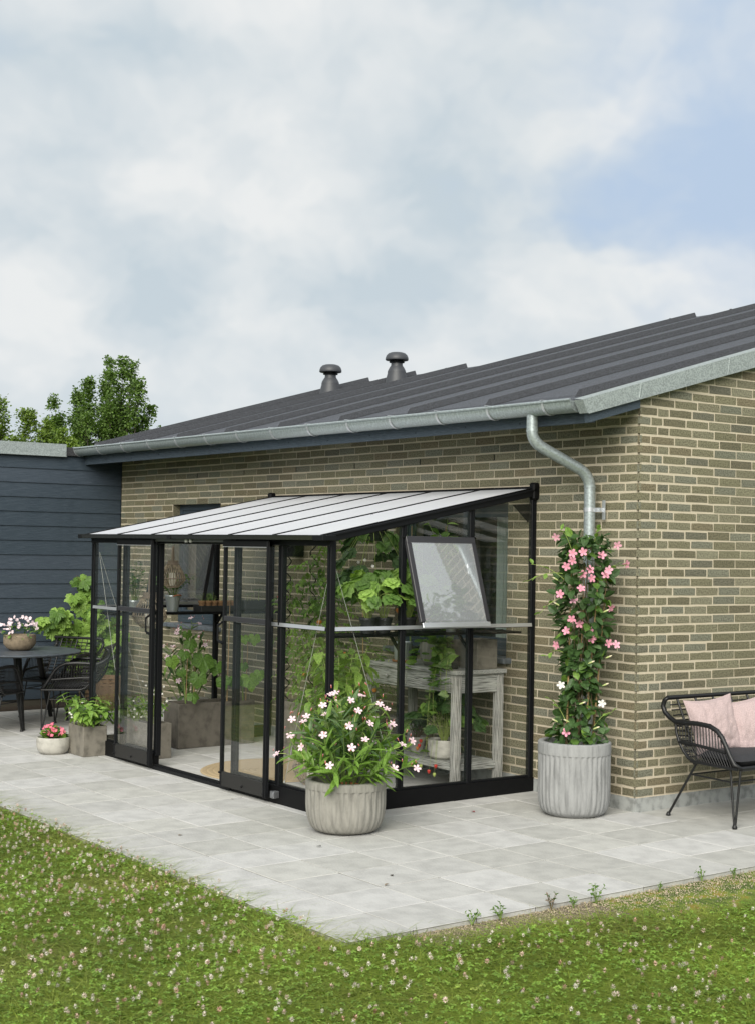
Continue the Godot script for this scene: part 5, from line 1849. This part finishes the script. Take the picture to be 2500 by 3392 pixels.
func tomato_vine(o: Node3D, base: Vector3, top: Vector3, n: int, reach: float) -> void:
	var pts := []
	for k in 13:
		var t := k / 12.0
		pts.append(base.lerp(top, t) + V(0.022 * sin(t * 15.0), 0, 0.022 * cos(t * 15.0)))
	stem(o, pts, 0.007, M.stem, 6)
	for i in n:
		var t := (i + rnd(0.2, 0.8)) / n
		var a := 2.4 * i
		var p := along(pts, t)
		var out := V(cos(a), rnd(-0.15, 0.3), sin(a))
		var e := p + out * reach * rnd(0.5, 1.0) * (1.05 - 0.4 * t)
		stem(o, bez(p, (p + e) * 0.5 + V(0, 0.03, 0), e, 3), 0.0025, M.stem, 4)
		for w in 2:
			part("leaf", L.tomato[0], [M.lf_mid, M.lf_light, M.lf_mid, M.lf_light][R.randi() % 4], o, frame(p.lerp(e, 0.35 + 0.5 * w) + rv(0.02), out + V(0, -0.45, 0) + rv(0.45), V(0, 1, 0) + rv(0.45), rnd(0.10, 0.165)))

func fruit(o: Node3D, p: Vector3, s: float, m: Material, called := "tomato") -> void:
	var b := MB.new()
	b.lathe([Vector2(0.001, -0.9), Vector2(0.6, -0.75), Vector2(0.98, -0.1), Vector2(0.9, 0.4), Vector2(0.5, 0.82), Vector2(0.001, 0.75)], 12)
	part(called, b, m, o, Transform3D(Basis.from_scale(V(s, s, s)), p))

func inside() -> void:
	# trough of cucumbers by the left end
	var tr := thing("cucumber_trough", "long dark grey planter of large leaved cucumber plants inside the doorway", "potted plant", V(-4.57, gy(0.8), 0.795))
	box_planter(tr, V(0.28, 0.40, 0.79), M.planter_dark)
	for q in [[0.12, 0.24, 0.78], [0.09, 0.30, 0.95], [0.10, -0.12, 1.35], [0.08, -0.33, 1.0]]:
		stem(tr, [V(q[0], 0.34, q[1]), V(q[0] - 0.01, q[2], q[1] - 0.02)], 0.006, M.bamboo, 5, "cane")
	var roots := [V(0.10, 0.36, 0.30), V(0.09, 0.36, 0.20), V(0.09, 0.36, -0.10), V(0.09, 0.36, -0.30)]
	var tops := [V(0.12, 0.80, 0.34), V(0.12, 0.98, 0.28), V(0.12, 0.72, -0.02), V(0.12, 0.95, -0.26)]
	for i in 4:
		stem(tr, bez(roots[i], roots[i].lerp(tops[i], 0.5) + V(0.03, 0, 0.03), tops[i], 6), 0.008, M.stem, 6)
	var lv := [[0.91, 1.11, 0.14, 1], [0.99, 1.14, 0.10, 1], [0.76, 0.97, 0.235, 0], [0.60, 1.05, 0.175, 0], [0.70, 0.83, 0.17, 0], [0.45, 1.11, 0.13, 1], [0.56, 0.79, 0.15, 0], [0.76, 1.31, 0.14, 2], [0.94, 0.45, 0.13, 2], [0.94, 0.56, 0.11, 2], [0.57, 0.52, 0.20, 2], [0.56, 0.67, 0.15, 0], [0.69, 0.56, 0.10, 0], [0.82, 1.20, 0.12, 0], [0.62, 0.40, 0.13, 2], [0.66, 1.22, 0.10, 0]]
	for q in lv:
		var p := V(0.20 + rnd(-0.03, 0.05), q[0] + 0.01, q[1] - 0.795)
		var best: Vector3 = tops[0]
		for i in 4:
			for t in [0.2, 0.4, 0.6, 0.8, 1.0]:
				var c: Vector3 = roots[i].lerp(tops[i], t)
				if c.distance_to(p) < best.distance_to(p): best = c
		stem(tr, bez(best, (best + p) * 0.5 + V(0.02, 0.04, 0), p + V(0, 0.02, 0), 5), 0.0035, M.stem_lime, 5, "leaf_stalk")
		part("leaf", L.cucumber[R.randi() % 2], [M.lf_mid, M.lf_mid, M.lf_light][q[3]], tr, frame(p + V(0, 0.03, 0), V(0.35, -0.85, 0.05) + rv(0.25), V(0.85, 0.5, 0.25) + rv(0.3), q[2] * 0.62))
	# low box by the left door
	var pa := thing("long_planter", "low grey planter of small leaved white flowering plants behind the left sliding door", "potted plant", V(-4.33, gy(1.58), 1.58))
	box_planter(pa, V(0.62, 0.30, 0.21), M.planter)
	bushy(pa, V(0.15, 0.26, 0), 16, 0.36, 0.19, 8, L.oval, [M.lf_mid, M.lf_light, M.lf_mid], 0.052, M.stem_lime)
	bushy(pa, V(-0.17, 0.26, 0), 14, 0.28, 0.17, 8, L.oval, [M.lf_mid, M.lf_light, M.lf_dark], 0.05, M.stem_lime)
	for i in 22: bloom(pa, L.white5, V(rnd(-0.3, 0.32), rnd(0.32, 0.62), rnd(-0.1, 0.13)), V(0.6, 0.5, 0.4) + rv(0.5), 0.011)
	# jute rug
	var rg := thing("jute_rug", "round natural jute rug on the greenhouse floor", "rug", V(-2.95, gy(1.1) + 0.003, 1.1))
	rg.rotation.x = 0.0125
	for k in 12:
		var rr := 0.6 * (k + 1) / 12.0
		var b := MB.new()
		b.lathe([Vector2(maxf(rr - 0.05, 0.002), 0.006), Vector2(rr - 0.037, 0.011), Vector2(rr - 0.025, 0.007), Vector2(rr - 0.012, 0.011), Vector2(rr, 0.005), Vector2(rr + 0.001, 0.0)].map(func(p): return Vector2(p.x, p.y)), 64)
		# lathe expects the outside first: reverse so that faces look up
		part("braid_ring", flipped(b), M.jute, rg)
	# lanterns
	lantern("small slatted lantern hanging in the doorway, above the metal bucket", V(-4.2, 1.437, 1.40), 0.112, 0.20, 0.26, 30, 0.13)
	lantern("larger slatted lantern hanging lower behind the left sliding door", V(-4.29, 1.085, 1.57), 0.15, 0.26, 0.40, 32, 0.17)
	lantern("tall slatted lantern on the floor behind the potted oleander", V(-2.22, gy(1.22), 1.22), 0.15, 0.36, 0.0, 26, 0.12)
	# left shelf
	var bk := thing("bucket_plant", "galvanised bucket of leafy herbs on the black shelf in the doorway", "potted plant", V(-4.62, 1.199, 1.17))
	taper_pot(bk, 0.05, 0.068, 0.155, M.bucket, 0, "bucket")
	var hd := MB.new()
	hd.tube(bez(V(0.06, 0.145, 0.03), V(0.10, 0.165, -0.02), V(0.06, 0.15, -0.05), 6), 0.007, 6)
	part("handle_grip", hd, M.terracotta, bk)
	bushy(bk, V(0, 0.14, 0), 13, 0.27, 0.22, 9, L.oval, [M.lf_dark, M.lf_mid, M.lf_dark], 0.06)
	var b2 := thing("bucket_plant", "small galvanised bucket of bushy herbs seen through the left sliding door", "potted plant", V(-4.62, 1.199, 1.55))
	taper_pot(b2, 0.045, 0.06, 0.11, M.bucket, 0, "bucket")
	bushy(b2, V(0, 0.10, 0), 13, 0.36, 0.13, 10, L.oval, [M.lf_dark, M.lf_mid, M.lf_light], 0.055)
	var ty := thing("seed_tray", "black seed tray on the left shelf under a row of peat pots", "tray", V(-4.64, 1.199, 0.70))
	var tb := MB.new()
	tb.box(V(0, 0.004, 0), V(0.15, 0.006, 0.40))
	for s in [-1.0, 1.0]:
		tb.cbox(V(0.077 * s, 0.028, 0), V(0.006, 0.056, 0.41), 0.002)
		tb.cbox(V(0, 0.028, 0.202 * s), V(0.149, 0.056, 0.006), 0.002)
	part("tray_body", tb, M.black_plastic, ty)
	for i in 6:
		var labels := ["leftmost peat pot of seedlings in the black tray", "second peat pot from the left in the black tray", "third peat pot from the left in the black tray", "fourth peat pot from the left in the black tray", "fifth peat pot from the left in the black tray", "rightmost peat pot, nearest the right sliding door"]
		var pp := thing("peat_pot", labels[i], "pot", V(-4.63, 1.207, 0.865 - 0.066 * i), "peat pots of seedlings")
		taper_pot(pp, 0.022, 0.03, 0.092, M.peat)
		for k in 3:
			var e := V(rnd(-0.02, 0.02), rnd(0.12, 0.17), rnd(-0.02, 0.02))
			stem(pp, [V(0, 0.08, 0), e], 0.0015, M.stem_lime, 4)
			for w in 4: part("leaf", L.small[w % 2], M.lf_pale, pp, frame(e - V(0, 0.012 * (w / 2), 0), V(cos(w * 1.57), 0.3, sin(w * 1.57)), V(0, 1, 0), rnd(0.016, 0.026)))
	var wb := thing("window_box", "black plant box of young seedlings behind the right sliding door", "potted plant", V(-4.62, 1.199, 0.30))
	box_planter(wb, V(0.13, 0.10, 0.30), M.black_plastic)
	for i in 6:
		var p := V(rnd(-0.03, 0.03), 0.07, rnd(-0.12, 0.12))
		var e := p + V(0, rnd(0.08, 0.13), 0)
		stem(wb, [p, e], 0.002, M.stem_lime, 4)
		for w in 3: part("leaf", L.oval[w], M.lf_mid, wb, frame(e, V(cos(w * 2.1), 0.2, sin(w * 2.1)), V(0, 1, 0), 0.05))
	# tomato planter by the wall with its spiral stakes
	var tp := thing("tomato_planter", "grey planter of tall tomato vines against the wall behind the right sliding door", "potted plant", V(-3.30, gy(0.4), 0.42))
	box_planter(tp, V(0.92, 0.47, 0.34), M.planter)
	for q in [[-0.57, 0.0], [-0.17, 0.0]]:
		var sp := MB.new()
		var pts := []
		for k in 120:
			var y := 0.42 + 1.52 * k / 119.0
			pts.append(V(q[0] + 0.026 * cos(y * TAU / 0.155), y, q[1] + 0.026 * sin(y * TAU / 0.155)))
		sp.tube(pts, 0.005, 6)
		part("spiral_stake", sp, M.alu_dark, tp)
	tomato_vine(tp, V(-0.36, 0.43, 0), V(-0.50, 1.55, 0.02), 26, 0.20)
	tomato_vine(tp, V(-0.10, 0.43, 0.02), V(-0.15, 1.75, 0.03), 30, 0.20)
	tomato_vine(tp, V(0.12, 0.43, 0.05), V(0.12, 1.92, 0.05), 32, 0.24)
	tomato_vine(tp, V(0.35, 0.43, 0.08), V(0.38, 1.55, 0.18), 28, 0.26)
	for q in [[-0.62, 1.36], [-0.61, 1.40], [-0.60, 1.32], [-0.615, 1.28], [0.02, 1.17], [0.42, 0.92], [-0.2, 0.7]]:
		fruit(tp, V(q[0], q[1], 0.05), 0.024, M.red if q[1] > 1.29 else M.orange)
	var st2 := thing("plant_stake", "green plant stake with a red ball on top beside the tomato vines", "stake", V(-2.87, 0.42, 0.55))
	stem(st2, [V(0, 0, 0), V(0, 0.22, 0)], 0.008, M.green_plastic, 8, "rod")
	fruit(st2, V(0, 0.235, 0), 0.02, M.red, "ball_tip")
	var cn := thing("bamboo_cane", "slim bamboo cane standing between the tomato vines", "cane", V(-2.55, gy(0.5), 0.5))
	stem(cn, [V(0, 0, 0), V(-0.03, 1.5, 0.02)], 0.007, M.bamboo, 6, "rod")
	# broad lower greenery between the tomatoes and the corner
	var pp2 := thing("pepper_plant", "dense leafy pepper plant in a dark pot between the tomato vines and the potting table", "potted plant", V(-2.50, gy(0.6), 0.62))
	taper_pot(pp2, 0.13, 0.17, 0.32, M.black_plastic)
	bushy(pp2, V(0, 0.3, 0), 28, 0.90, 0.40, 10, [L.pointed[0], L.pointed[1], L.tomato[0]], [M.lf_mid, M.lf_light, M.lf_light], 0.095)
	for i in 5: fruit(pp2, V(rnd(-0.2, 0.3), rnd(0.4, 0.8), rnd(-0.1, 0.25)), 0.02, [M.red, M.orange, M.lime_fruit][i % 3], "pepper")
	for i in 16: bloom(pp2, L.cream_bud, V(rnd(-0.1, 0.35), rnd(0.85, 1.1), rnd(-0.1, 0.2)), V(0, 1, 0) + rv(0.6), 0.025, "bud")
	var sg := thing("sage_plant", "bright green broad leaved plant in a dark pot inside the greenhouse corner", "potted plant", V(-1.68, gy(1.35), 1.34))
	taper_pot(sg, 0.13, 0.165, 0.33, M.black_plastic)
	for i in 20:
		var a := 2.4 * i
		var q := sqrt((i + 0.5) / 20.0)
		var e := V(cos(a) * q * 0.30, rnd(0.78, 1.26) * (1.0 - 0.15 * q), sin(a) * q * 0.30)
		var pts := bez(V(cos(a) * 0.04, 0.3, sin(a) * 0.04), V(cos(a) * q * 0.12, e.y * 0.7, sin(a) * q * 0.12), e, 6)
		stem(sg, pts, 0.005, M.stem_lime, 5)
		leafy(sg, pts, 9, 0.42, L.sage, [M.lf_light, M.lf_lime, M.lf_lime, M.lf_light], 0.175, 0.05, 1, "leaf", 0.2)
	# right shelf: strawberries, and a few more hanging from the roof
	for q in [[1.44, "left black pot of strawberries on the right hand shelf"], [1.305, "middle black pot of strawberries beside the glass post"], [1.09, "right black pot of strawberries half behind the open window"]]:
		var so := thing("strawberry_pot", q[1], "potted plant", V(-1.21, 1.199, q[0]), "strawberry pots on the shelf")
		taper_pot(so, 0.048, 0.06, 0.115, M.black_plastic)
		strawberry(so, V(0, 0.11, 0), 19, 0.34, 0.26, 0.085)
		for k in 3: stem(so, bez(V(0, 0.11, 0), V(rnd(-0.1, 0.1), 0.25, rnd(-0.1, 0.15)), V(rnd(-0.2, 0.1), rnd(0.02, 0.3), rnd(-0.05, 0.25)), 5), 0.002, M.stem_lime, 4, "runner")
		if q[0] < 1.4:
			berry(so, V(0, 0.2, -0.05), V(0.03, 0.17, -0.10), 0.022, M.orange)
	var hb := thing("hanging_basket", "dark green strawberries trailing from a basket hung under the roof near the corner", "hanging basket", V(-1.62, 1.86, 1.12))
	taper_pot(hb, 0.07, 0.12, 0.12, M.black_plastic)
	for i in 3:
		stem(hb, [V(cos(i * 2.1) * 0.115, 0.12, sin(i * 2.1) * 0.115), V(0, 0.20, 0)], 0.002, M.alu_dark, 4, "hanger")
	strawberry(hb, V(0, 0.10, 0), 24, 0.06, 0.32, 0.085, 0.48, [M.lf_dark, M.lf_mid, M.lf_dark])
	for i in 5: bloom(hb, L.white5, V(rnd(-0.25, 0.2), rnd(-0.2, 0.0), rnd(0.0, 0.3)), V(0.8, 0.3, 0.4), 0.013)
	for i in 5: berry(hb, V(0.05, 0.05, 0.05), V(rnd(-0.2, 0.2), rnd(-0.35, -0.05), rnd(0, 0.25)), 0.018, [M.orange, M.lime_fruit][i % 2])
	var gp := thing("zinc_pot", "small galvanised pot of leafy plants behind the open window", "potted plant", V(-1.2, 1.199, 0.70))
	taper_pot(gp, 0.036, 0.048, 0.10, M.bucket)
	bushy(gp, V(0, 0.09, 0), 10, 0.24, 0.2, 5, L.heart, [M.lf_light, M.lf_mid], 0.075, M.stem_lime)
	for q in [[-1.75, 0.32, "climbing plant with large leaves behind the open window"], [-2.15, 0.35, "tall plant with drooping leaves left of the open window, under the roof"]]:
		var cp := thing("tall_plant", q[2], "potted plant", V(q[0], 0.908, q[1]), "tall plants on the potting table")
		taper_pot(cp, 0.05, 0.065, 0.12, M.black_plastic)
		stem(cp, [V(0, 0.1, 0), V(0.02, 1.08, 0.02)], 0.006, M.bamboo, 5, "cane")
		for k in 9:
			var e := V(rnd(-0.30, 0.30), rnd(0.55, 1.15), rnd(-0.05, 0.25))
			var pts := bez(V(0, 0.1, 0), V(0.02, e.y * 0.8, 0.02), e, 7)
			stem(cp, pts, 0.005, M.stem, 5)
			leafy(cp, pts, 9, 0.25, [L.pointed[0], L.pointed[1], L.oval[1]], [M.lf_mid, M.lf_light, M.lf_light], 0.125, 0.1)
	potting_table()

func flipped(b: MB) -> MB:
	var o := MB.new()
	for i in range(0, b.v.size(), 3):
		for k in [0, 2, 1]:
			o.v.push_back(b.v[i + k])
			o.n.push_back(-b.n[i + k])
	return o

func potting_table() -> void:
	var t := thing("potting_table", "weathered grey white wooden potting table with drawers and a low slatted shelf", "table", V(-1.83, 0, 0.36))
	var w := 1.17
	var d := 0.50
	var h := 0.905
	for k in 3:
		var b := MB.new()
		b.cbox(V(0, h - 0.016, (k - 1) * d / 3.0), V(w, 0.032, d / 3.0 - 0.003), 0.004)
		part("top_board", b, M.old_wood, t)
	for s in [[-1, -1], [1, -1], [-1, 1], [1, 1]]:
		var b := MB.new()
		b.cbox(V(s[0] * (w * 0.5 - 0.05), (h - 0.032) * 0.5, s[1] * (d * 0.5 - 0.045)), V(0.06, h - 0.032, 0.06), 0.004)
		part("leg", b, M.old_wood_up, t)
	for s in [-1.0, 1.0]:
		var a := MB.new()
		a.cbox(V(0, h - 0.032 - 0.07, s * (d * 0.5 - 0.035)), V(w - 0.16, 0.138, 0.02), 0.003)
		part("apron", a, M.old_wood, t)
		var e := MB.new()
		e.cbox(V(s * (w * 0.5 - 0.04), h - 0.032 - 0.07, 0), V(0.02, 0.138, d - 0.15), 0.003)
		part("apron", e, M.old_wood_z, t)
		var lr := MB.new()
		lr.cbox(V(0, 0.185, s * (d * 0.5 - 0.045)), V(w - 0.16, 0.055, 0.025), 0.003)
		part("shelf_rail", lr, M.old_wood, t)
		var le := MB.new()
		le.cbox(V(s * (w * 0.5 - 0.05), 0.185, 0), V(0.025, 0.055, d - 0.15), 0.003)
		part("shelf_rail", le, M.old_wood_z, t)
	for x in [-0.27, 0.27]:
		var dr := MB.new()
		dr.cbox(V(x, h - 0.10, d * 0.5 - 0.021), V(0.44, 0.10, 0.014), 0.004)
		var dw := part("drawer", dr, M.old_wood, t)
		var kn := MB.new()
		kn.lathe([Vector2(0.008, 0), Vector2(0.007, 0.012), Vector2(0.017, 0.02), Vector2(0.014, 0.03), Vector2(0.001, 0.033)], 14)
		part("knob", kn, M.old_wood, dw, Transform3D(Basis(V(1, 0, 0), PI / 2), V(x, h - 0.10, d * 0.5 - 0.014)))
	for k in 7:
		var b := MB.new()
		b.cbox(V(-0.45 + 0.15 * k, 0.202, 0), V(0.12, 0.014, d - 0.10), 0.003)
		part("shelf_slat", b, M.old_wood_z, t)
	# what stands on it
	var z := thing("corrugated_pot", "ribbed galvanised pot on a terracotta saucer at the left of the potting table", "pot", V(-2.13, 0.906, 0.44))
	taper_pot(z, 0.062, 0.072, 0.16, M.bucket, 20)
	var sa := MB.new()
	sa.lathe([Vector2(0.001, 0), Vector2(0.08, 0), Vector2(0.088, 0.018), Vector2(0.08, 0.018), Vector2(0.072, 0.006)], 24)
	part("saucer", sa, M.terracotta, z)
	var nz := thing("nasturtium_pot", "round grey pot of round leaved nasturtiums on the potting table", "potted plant", V(-1.76, 0.906, 0.40))
	bowl(nz, 0.125, 0.18, 0.085, M.pot_warm)
	for i in 64:
		var a := rnd(0, TAU)
		var q := sqrt(R.randf())
		var p := V(cos(a) * q * 0.20, 0.20 + 0.08 * (1 - q) - 0.20 * q * q + rnd(-0.03, 0.06), sin(a) * q * 0.20)
		part("leaf", L.round[0], [M.lf_light, M.lf_mid, M.lf_lime][i % 3], nz, frame(p, V(cos(a), -0.2, sin(a)), V(cos(a) * 0.8, 0.7, sin(a) * 0.8) + rv(0.4), rnd(0.05, 0.085)))
	var g1 := thing("cube_planter", "square grey planter at the back of the potting table behind the trailing vine", "planter", V(-1.60, 0.906, 0.22))
	box_planter(g1, V(0.20, 0.20, 0.18), M.planter)
	var g2 := thing("cube_planter", "larger square grey planter at the right end of the potting table", "planter", V(-1.37, 0.906, 0.29))
	box_planter(g2, V(0.20, 0.225, 0.20), M.planter)
	var gl := thing("water_glass", "small clear glass standing on the potting table", "glass", V(-1.48, 0.906, 0.47))
	var gb := MB.new()
	gb.lathe([Vector2(0.001, 0), Vector2(0.024, 0), Vector2(0.03, 0.07), Vector2(0.0285, 0.07), Vector2(0.0225, 0.006), Vector2(0.001, 0.005)], 20)
	part("glass_body", gb, M.pane, gl)
	# trailing vine in front of the right leg
	var vn := thing("trailing_vine", "long green vine with heart shaped leaves trailing over the potting table corner", "trailing plant", V(-1.42, 0.906, 0.50))
	taper_pot(vn, 0.04, 0.05, 0.10, M.black_plastic)
	for i in 9:
		var a := rnd(-0.2, 0.9)
		var e := V(rnd(-0.12, 0.14), rnd(-0.80, -0.05), rnd(0.13, 0.2))
		if i < 3: e = V(rnd(-0.15, 0.1), rnd(0.15, 0.32), rnd(-0.02, 0.15))
		var pts := bez(V(0, 0.09, 0), V(e.x * 1.1, 0.2, 0.19), e, 9)
		stem(vn, pts, 0.003, M.stem_lime, 4)
		leafy(vn, pts, 9, 0.2, L.heart, [M.lf_mid, M.lf_light, M.lf_mid, M.lf_pale], 0.072, 0.0)
	# low shelf
	var ws := thing("strawberry_bowl", "white bowl of strawberries with hanging red fruit on the low shelf", "potted plant", V(-1.60, 0.21, 0.43))
	bowl(ws, 0.125, 0.145, 0.105, M.pot_white)
	strawberry(ws, V(0, 0.13, 0), 28, 0.38, 0.32, 0.085, 0.03, [M.lf_mid, M.lf_dark, M.lf_light])
	for q in [[0.13, -0.03, 0.18, 0], [0.10, -0.07, 0.22, 0], [-0.16, 0.12, 0.10, 0], [-0.14, 0.09, 0.13, 0], [0.26, 0.07, 0.06, 0], [0.30, 0.04, 0.10, 0], [0.33, 0.03, 0.03, 0], [-0.04, -0.05, 0.19, 2], [0.14, -0.09, 0.2, 2], [-0.20, 0.06, 0.1, 1], [0.35, 0.03, 0.04, 2]]:
		berry(ws, V(q[0] * 0.6, 0.15, q[2] * 0.7), V(q[0], q[1], q[2]), 0.021, [M.red, M.orange, M.lime_fruit][q[3]])
	var th := thing("thyme_pot", "small pale pot of bushy thyme at the left of the low shelf", "potted plant", V(-1.98, 0.21, 0.40))
	taper_pot(th, 0.05, 0.07, 0.12, M.pot_stone)
	bushy(th, V(0, 0.11, 0), 18, 0.20, 0.13, 9, L.small, [M.lf_dark, M.lf_mid], 0.026, M.stem_brown)
	var pz := thing("parsley_plant", "dark green curly leaved plant at the back of the low shelf", "potted plant", V(-1.78, 0.21, 0.25))
	taper_pot(pz, 0.06, 0.08, 0.14, M.black_plastic)
	bushy(pz, V(0, 0.13, 0), 14, 0.34, 0.16, 7, L.tomato, [M.lf_dark, M.lf_dark, M.lf_mid], 0.085)
	# wall lamp
	var lm := thing("wall_lamp", "dark box shaped outdoor lamp on the brick wall inside the greenhouse", "lamp", V(-4.32, 1.715, 0.05))
	var lb := MB.new()
	lb.cbox(V(0, 0.11, 0.01), V(0.14, 0.22, 0.10), 0.006)
	lb.box(V(0, 0.11, -0.045), V(0.09, 0.12, 0.012))
	part("lamp_body", lb, M.alu_dark, lm)

# ---------- lawn ----------
func lawn() -> void:
	R.seed = 99
	var bl := MB.new()
	for i in 5:
		var a := rnd(0, TAU)
		var d := V(cos(a), 0, sin(a))
		var s := V(-sin(a), 0, cos(a)) * 0.0022
		var p := d * rnd(0, 0.016)
		var h := rnd(0.5, 1.0)
		var ln := d * rnd(0.1, 0.55) * h
		var m := p + ln * 0.35 + V(0, h * 0.62, 0)
		bl.quad(p - s * 18.0 / 18.0 * 30.0 / 30.0, p + s, m + s * 0.8, m - s * 0.8)
		bl.tri(m - s * 0.8, m + s * 0.8, p + ln + V(0, h * 0.92, 0))
	var tuft := bl.done()
	var patch := noise(0.55, 3, 61)
	var dry := noise(0.9, 3, 67)
	var inlawn := func(x: float, z: float) -> float:
		# > 0 inside the lawn, in metres from its edge
		var wob := 0.05 * patch.get_noise_2d(x * 6, z * 6)
		var gx := 1.58 + (0.20 + 0.46 * smoothstep(3.0, 0.8, z)) + 0.10 * patch.get_noise_2d(x * 3 + 7, z * 3)
		if z > 3.0: gx = lerpf(gx, 1.55, smoothstep(3.0, 3.5, z))
		return maxf(z - 3.50, x - gx) + wob
	var w1 := []
	var c1 := []
	var w2 := []
	var c2 := []
	var w3 := []
	var c3 := []
	var n := 0
	var eye := Vector2(7.33, 7.54)
	while n < 170000:
		n += 1
		var x := rnd(-4.0, 4.6)
		var z := rnd(-0.6, 6.4)
		var e: float = inlawn.call(x, z)
		if e < -0.02 and (z > 3.2 or x < 1.6 or R.randf() > 0.05): continue
		if z < 3.2 and e < 0.22 and R.randf() > 0.15 + e / 0.22: continue
		# keep to what lies before the camera, with a margin
		var v := Vector2(x, z) - eye
		var dd := v.length()
		if dd < 4.6: continue
		var ang := absf(v.angle_to(Vector2(-0.811, -0.585)))
		if ang > 0.42: continue
		var edge := smoothstep(-0.03, 0.12, e)
		var pn := patch.get_noise_2d(x, z)
		var dn := dry.get_noise_2d(x * 1.3, z * 1.3)
		var bare := smoothstep(0.30, 0.50, dn)
		if R.randf() < bare * 0.75: continue
		var y := gy(z) - 0.03
		var dark := rnd(0.75, 1.2) * 1.12 * (1.0 + 0.45 * patch.get_noise_2d(x * 2.3 + 50.0, z * 2.3))
		var yel := clampf(0.5 * (1.0 - edge) + bare + maxf(0.0, dn) * 0.7, 0, 1)
		if n % 5 < 2:
			var h := rnd(0.03, 0.068) * (0.65 + 0.35 * edge) * (1.0 + 0.35 * pn)
			w1.append(Transform3D(Basis(V(0, 1, 0), rnd(0, TAU)) * Basis.from_scale(V(1.1, h, 1.1) if false else V(1.0, h, 1.0)), V(x, y, z)))
			var g := Color(0.33, 0.43, 0.065).lerp(Color(0.50, 0.42, 0.17), yel * rnd(0.3, 0.9))
			c1.append(Color(g.r * dark, g.g * dark, g.b * dark))
		elif R.randf() < 0.82 + 0.3 * pn and R.randf() < edge + 0.2:
			var h := rnd(0.02, 0.062)
			w2.append(Transform3D(Basis.from_euler(V(rnd(-0.4, 0.4), rnd(0, TAU), rnd(-0.4, 0.4))) * Basis(V(1, 0, 0), -PI / 2).scaled(V(1, 1, 1) * rnd(0.009, 0.017)), V(x, y + h, z)))
			var g := Color(0.25, 0.41, 0.065).lerp(Color(0.38, 0.40, 0.10), yel * 0.6)
			c2.append(Color(g.r * dark, g.g * dark, g.b * dark))
			if R.randf() < (0.075 + 0.06 * pn) * (2.0 if x < 1.2 else 0.75):
				w3.append(Transform3D(Basis.from_euler(V(rnd(-0.3, 0.3), rnd(0, TAU), rnd(-0.3, 0.3))).scaled(V(1, 1, 1) * rnd(0.0095, 0.0145)), V(x, y + rnd(0.05, 0.08), z)))
				var f := rnd(0.0, 1.0)
				c3.append(Color(0.80, 0.76, 0.68).lerp(Color(0.62, 0.36, 0.26), f * f * 0.9))
	many("grass", tuft, M.grass, w1, c1, self)
	many("clover", L.clover, M.grass, w2, c2, self)
	# white clover heads
	var hd := MB.new()
	for i in 22:
		var yy := 1.0 - 2.0 * (i + 0.5) / 22.0
		var rr := sqrt(1.0 - yy * yy)
		var a := i * 2.4
		var d := V(cos(a) * rr, yy, sin(a) * rr)
		var s := d.cross(V(0.1, 1, 0.2)).normalized() * 0.22
		hd.tri(d * 0.35 - s, d * 0.35 + s, d * 1.05 + V(0, 0.15, 0))
		hd.tri(d * 0.35 + s, d * 0.35 - s, d * 1.05 + V(0, 0.15, 0))
		many("clover_flowers", hd.done(), M.clover_head, w3, c3, self)
	# grit and small stones in the strip
	var w4 := []
	var c4 := []
	var rk := SphereMesh.new()
	rk.radius = 0.5; rk.height = 0.8; rk.radial_segments = 6; rk.rings = 3
	for i in 9000:
		var z := rnd(-1.2, 3.2)
		var x := 1.59 + absf(R.randfn(0.0, 0.20))
		var s := rnd(0.002, 0.008) * (2.0 if R.randf() < 0.03 else 1.0)
		w4.append(Transform3D(Basis.from_euler(rv(3.0)).scaled(V(1, 1, 1) * s), V(x, gy(z) - 0.021, z)))
		var f := rnd(0.6, 1.15)
		c4.append(Color(0.42 * f, 0.35 * f, 0.25 * f))
	many("gravel", rk, M.pebble, w4, c4, self)
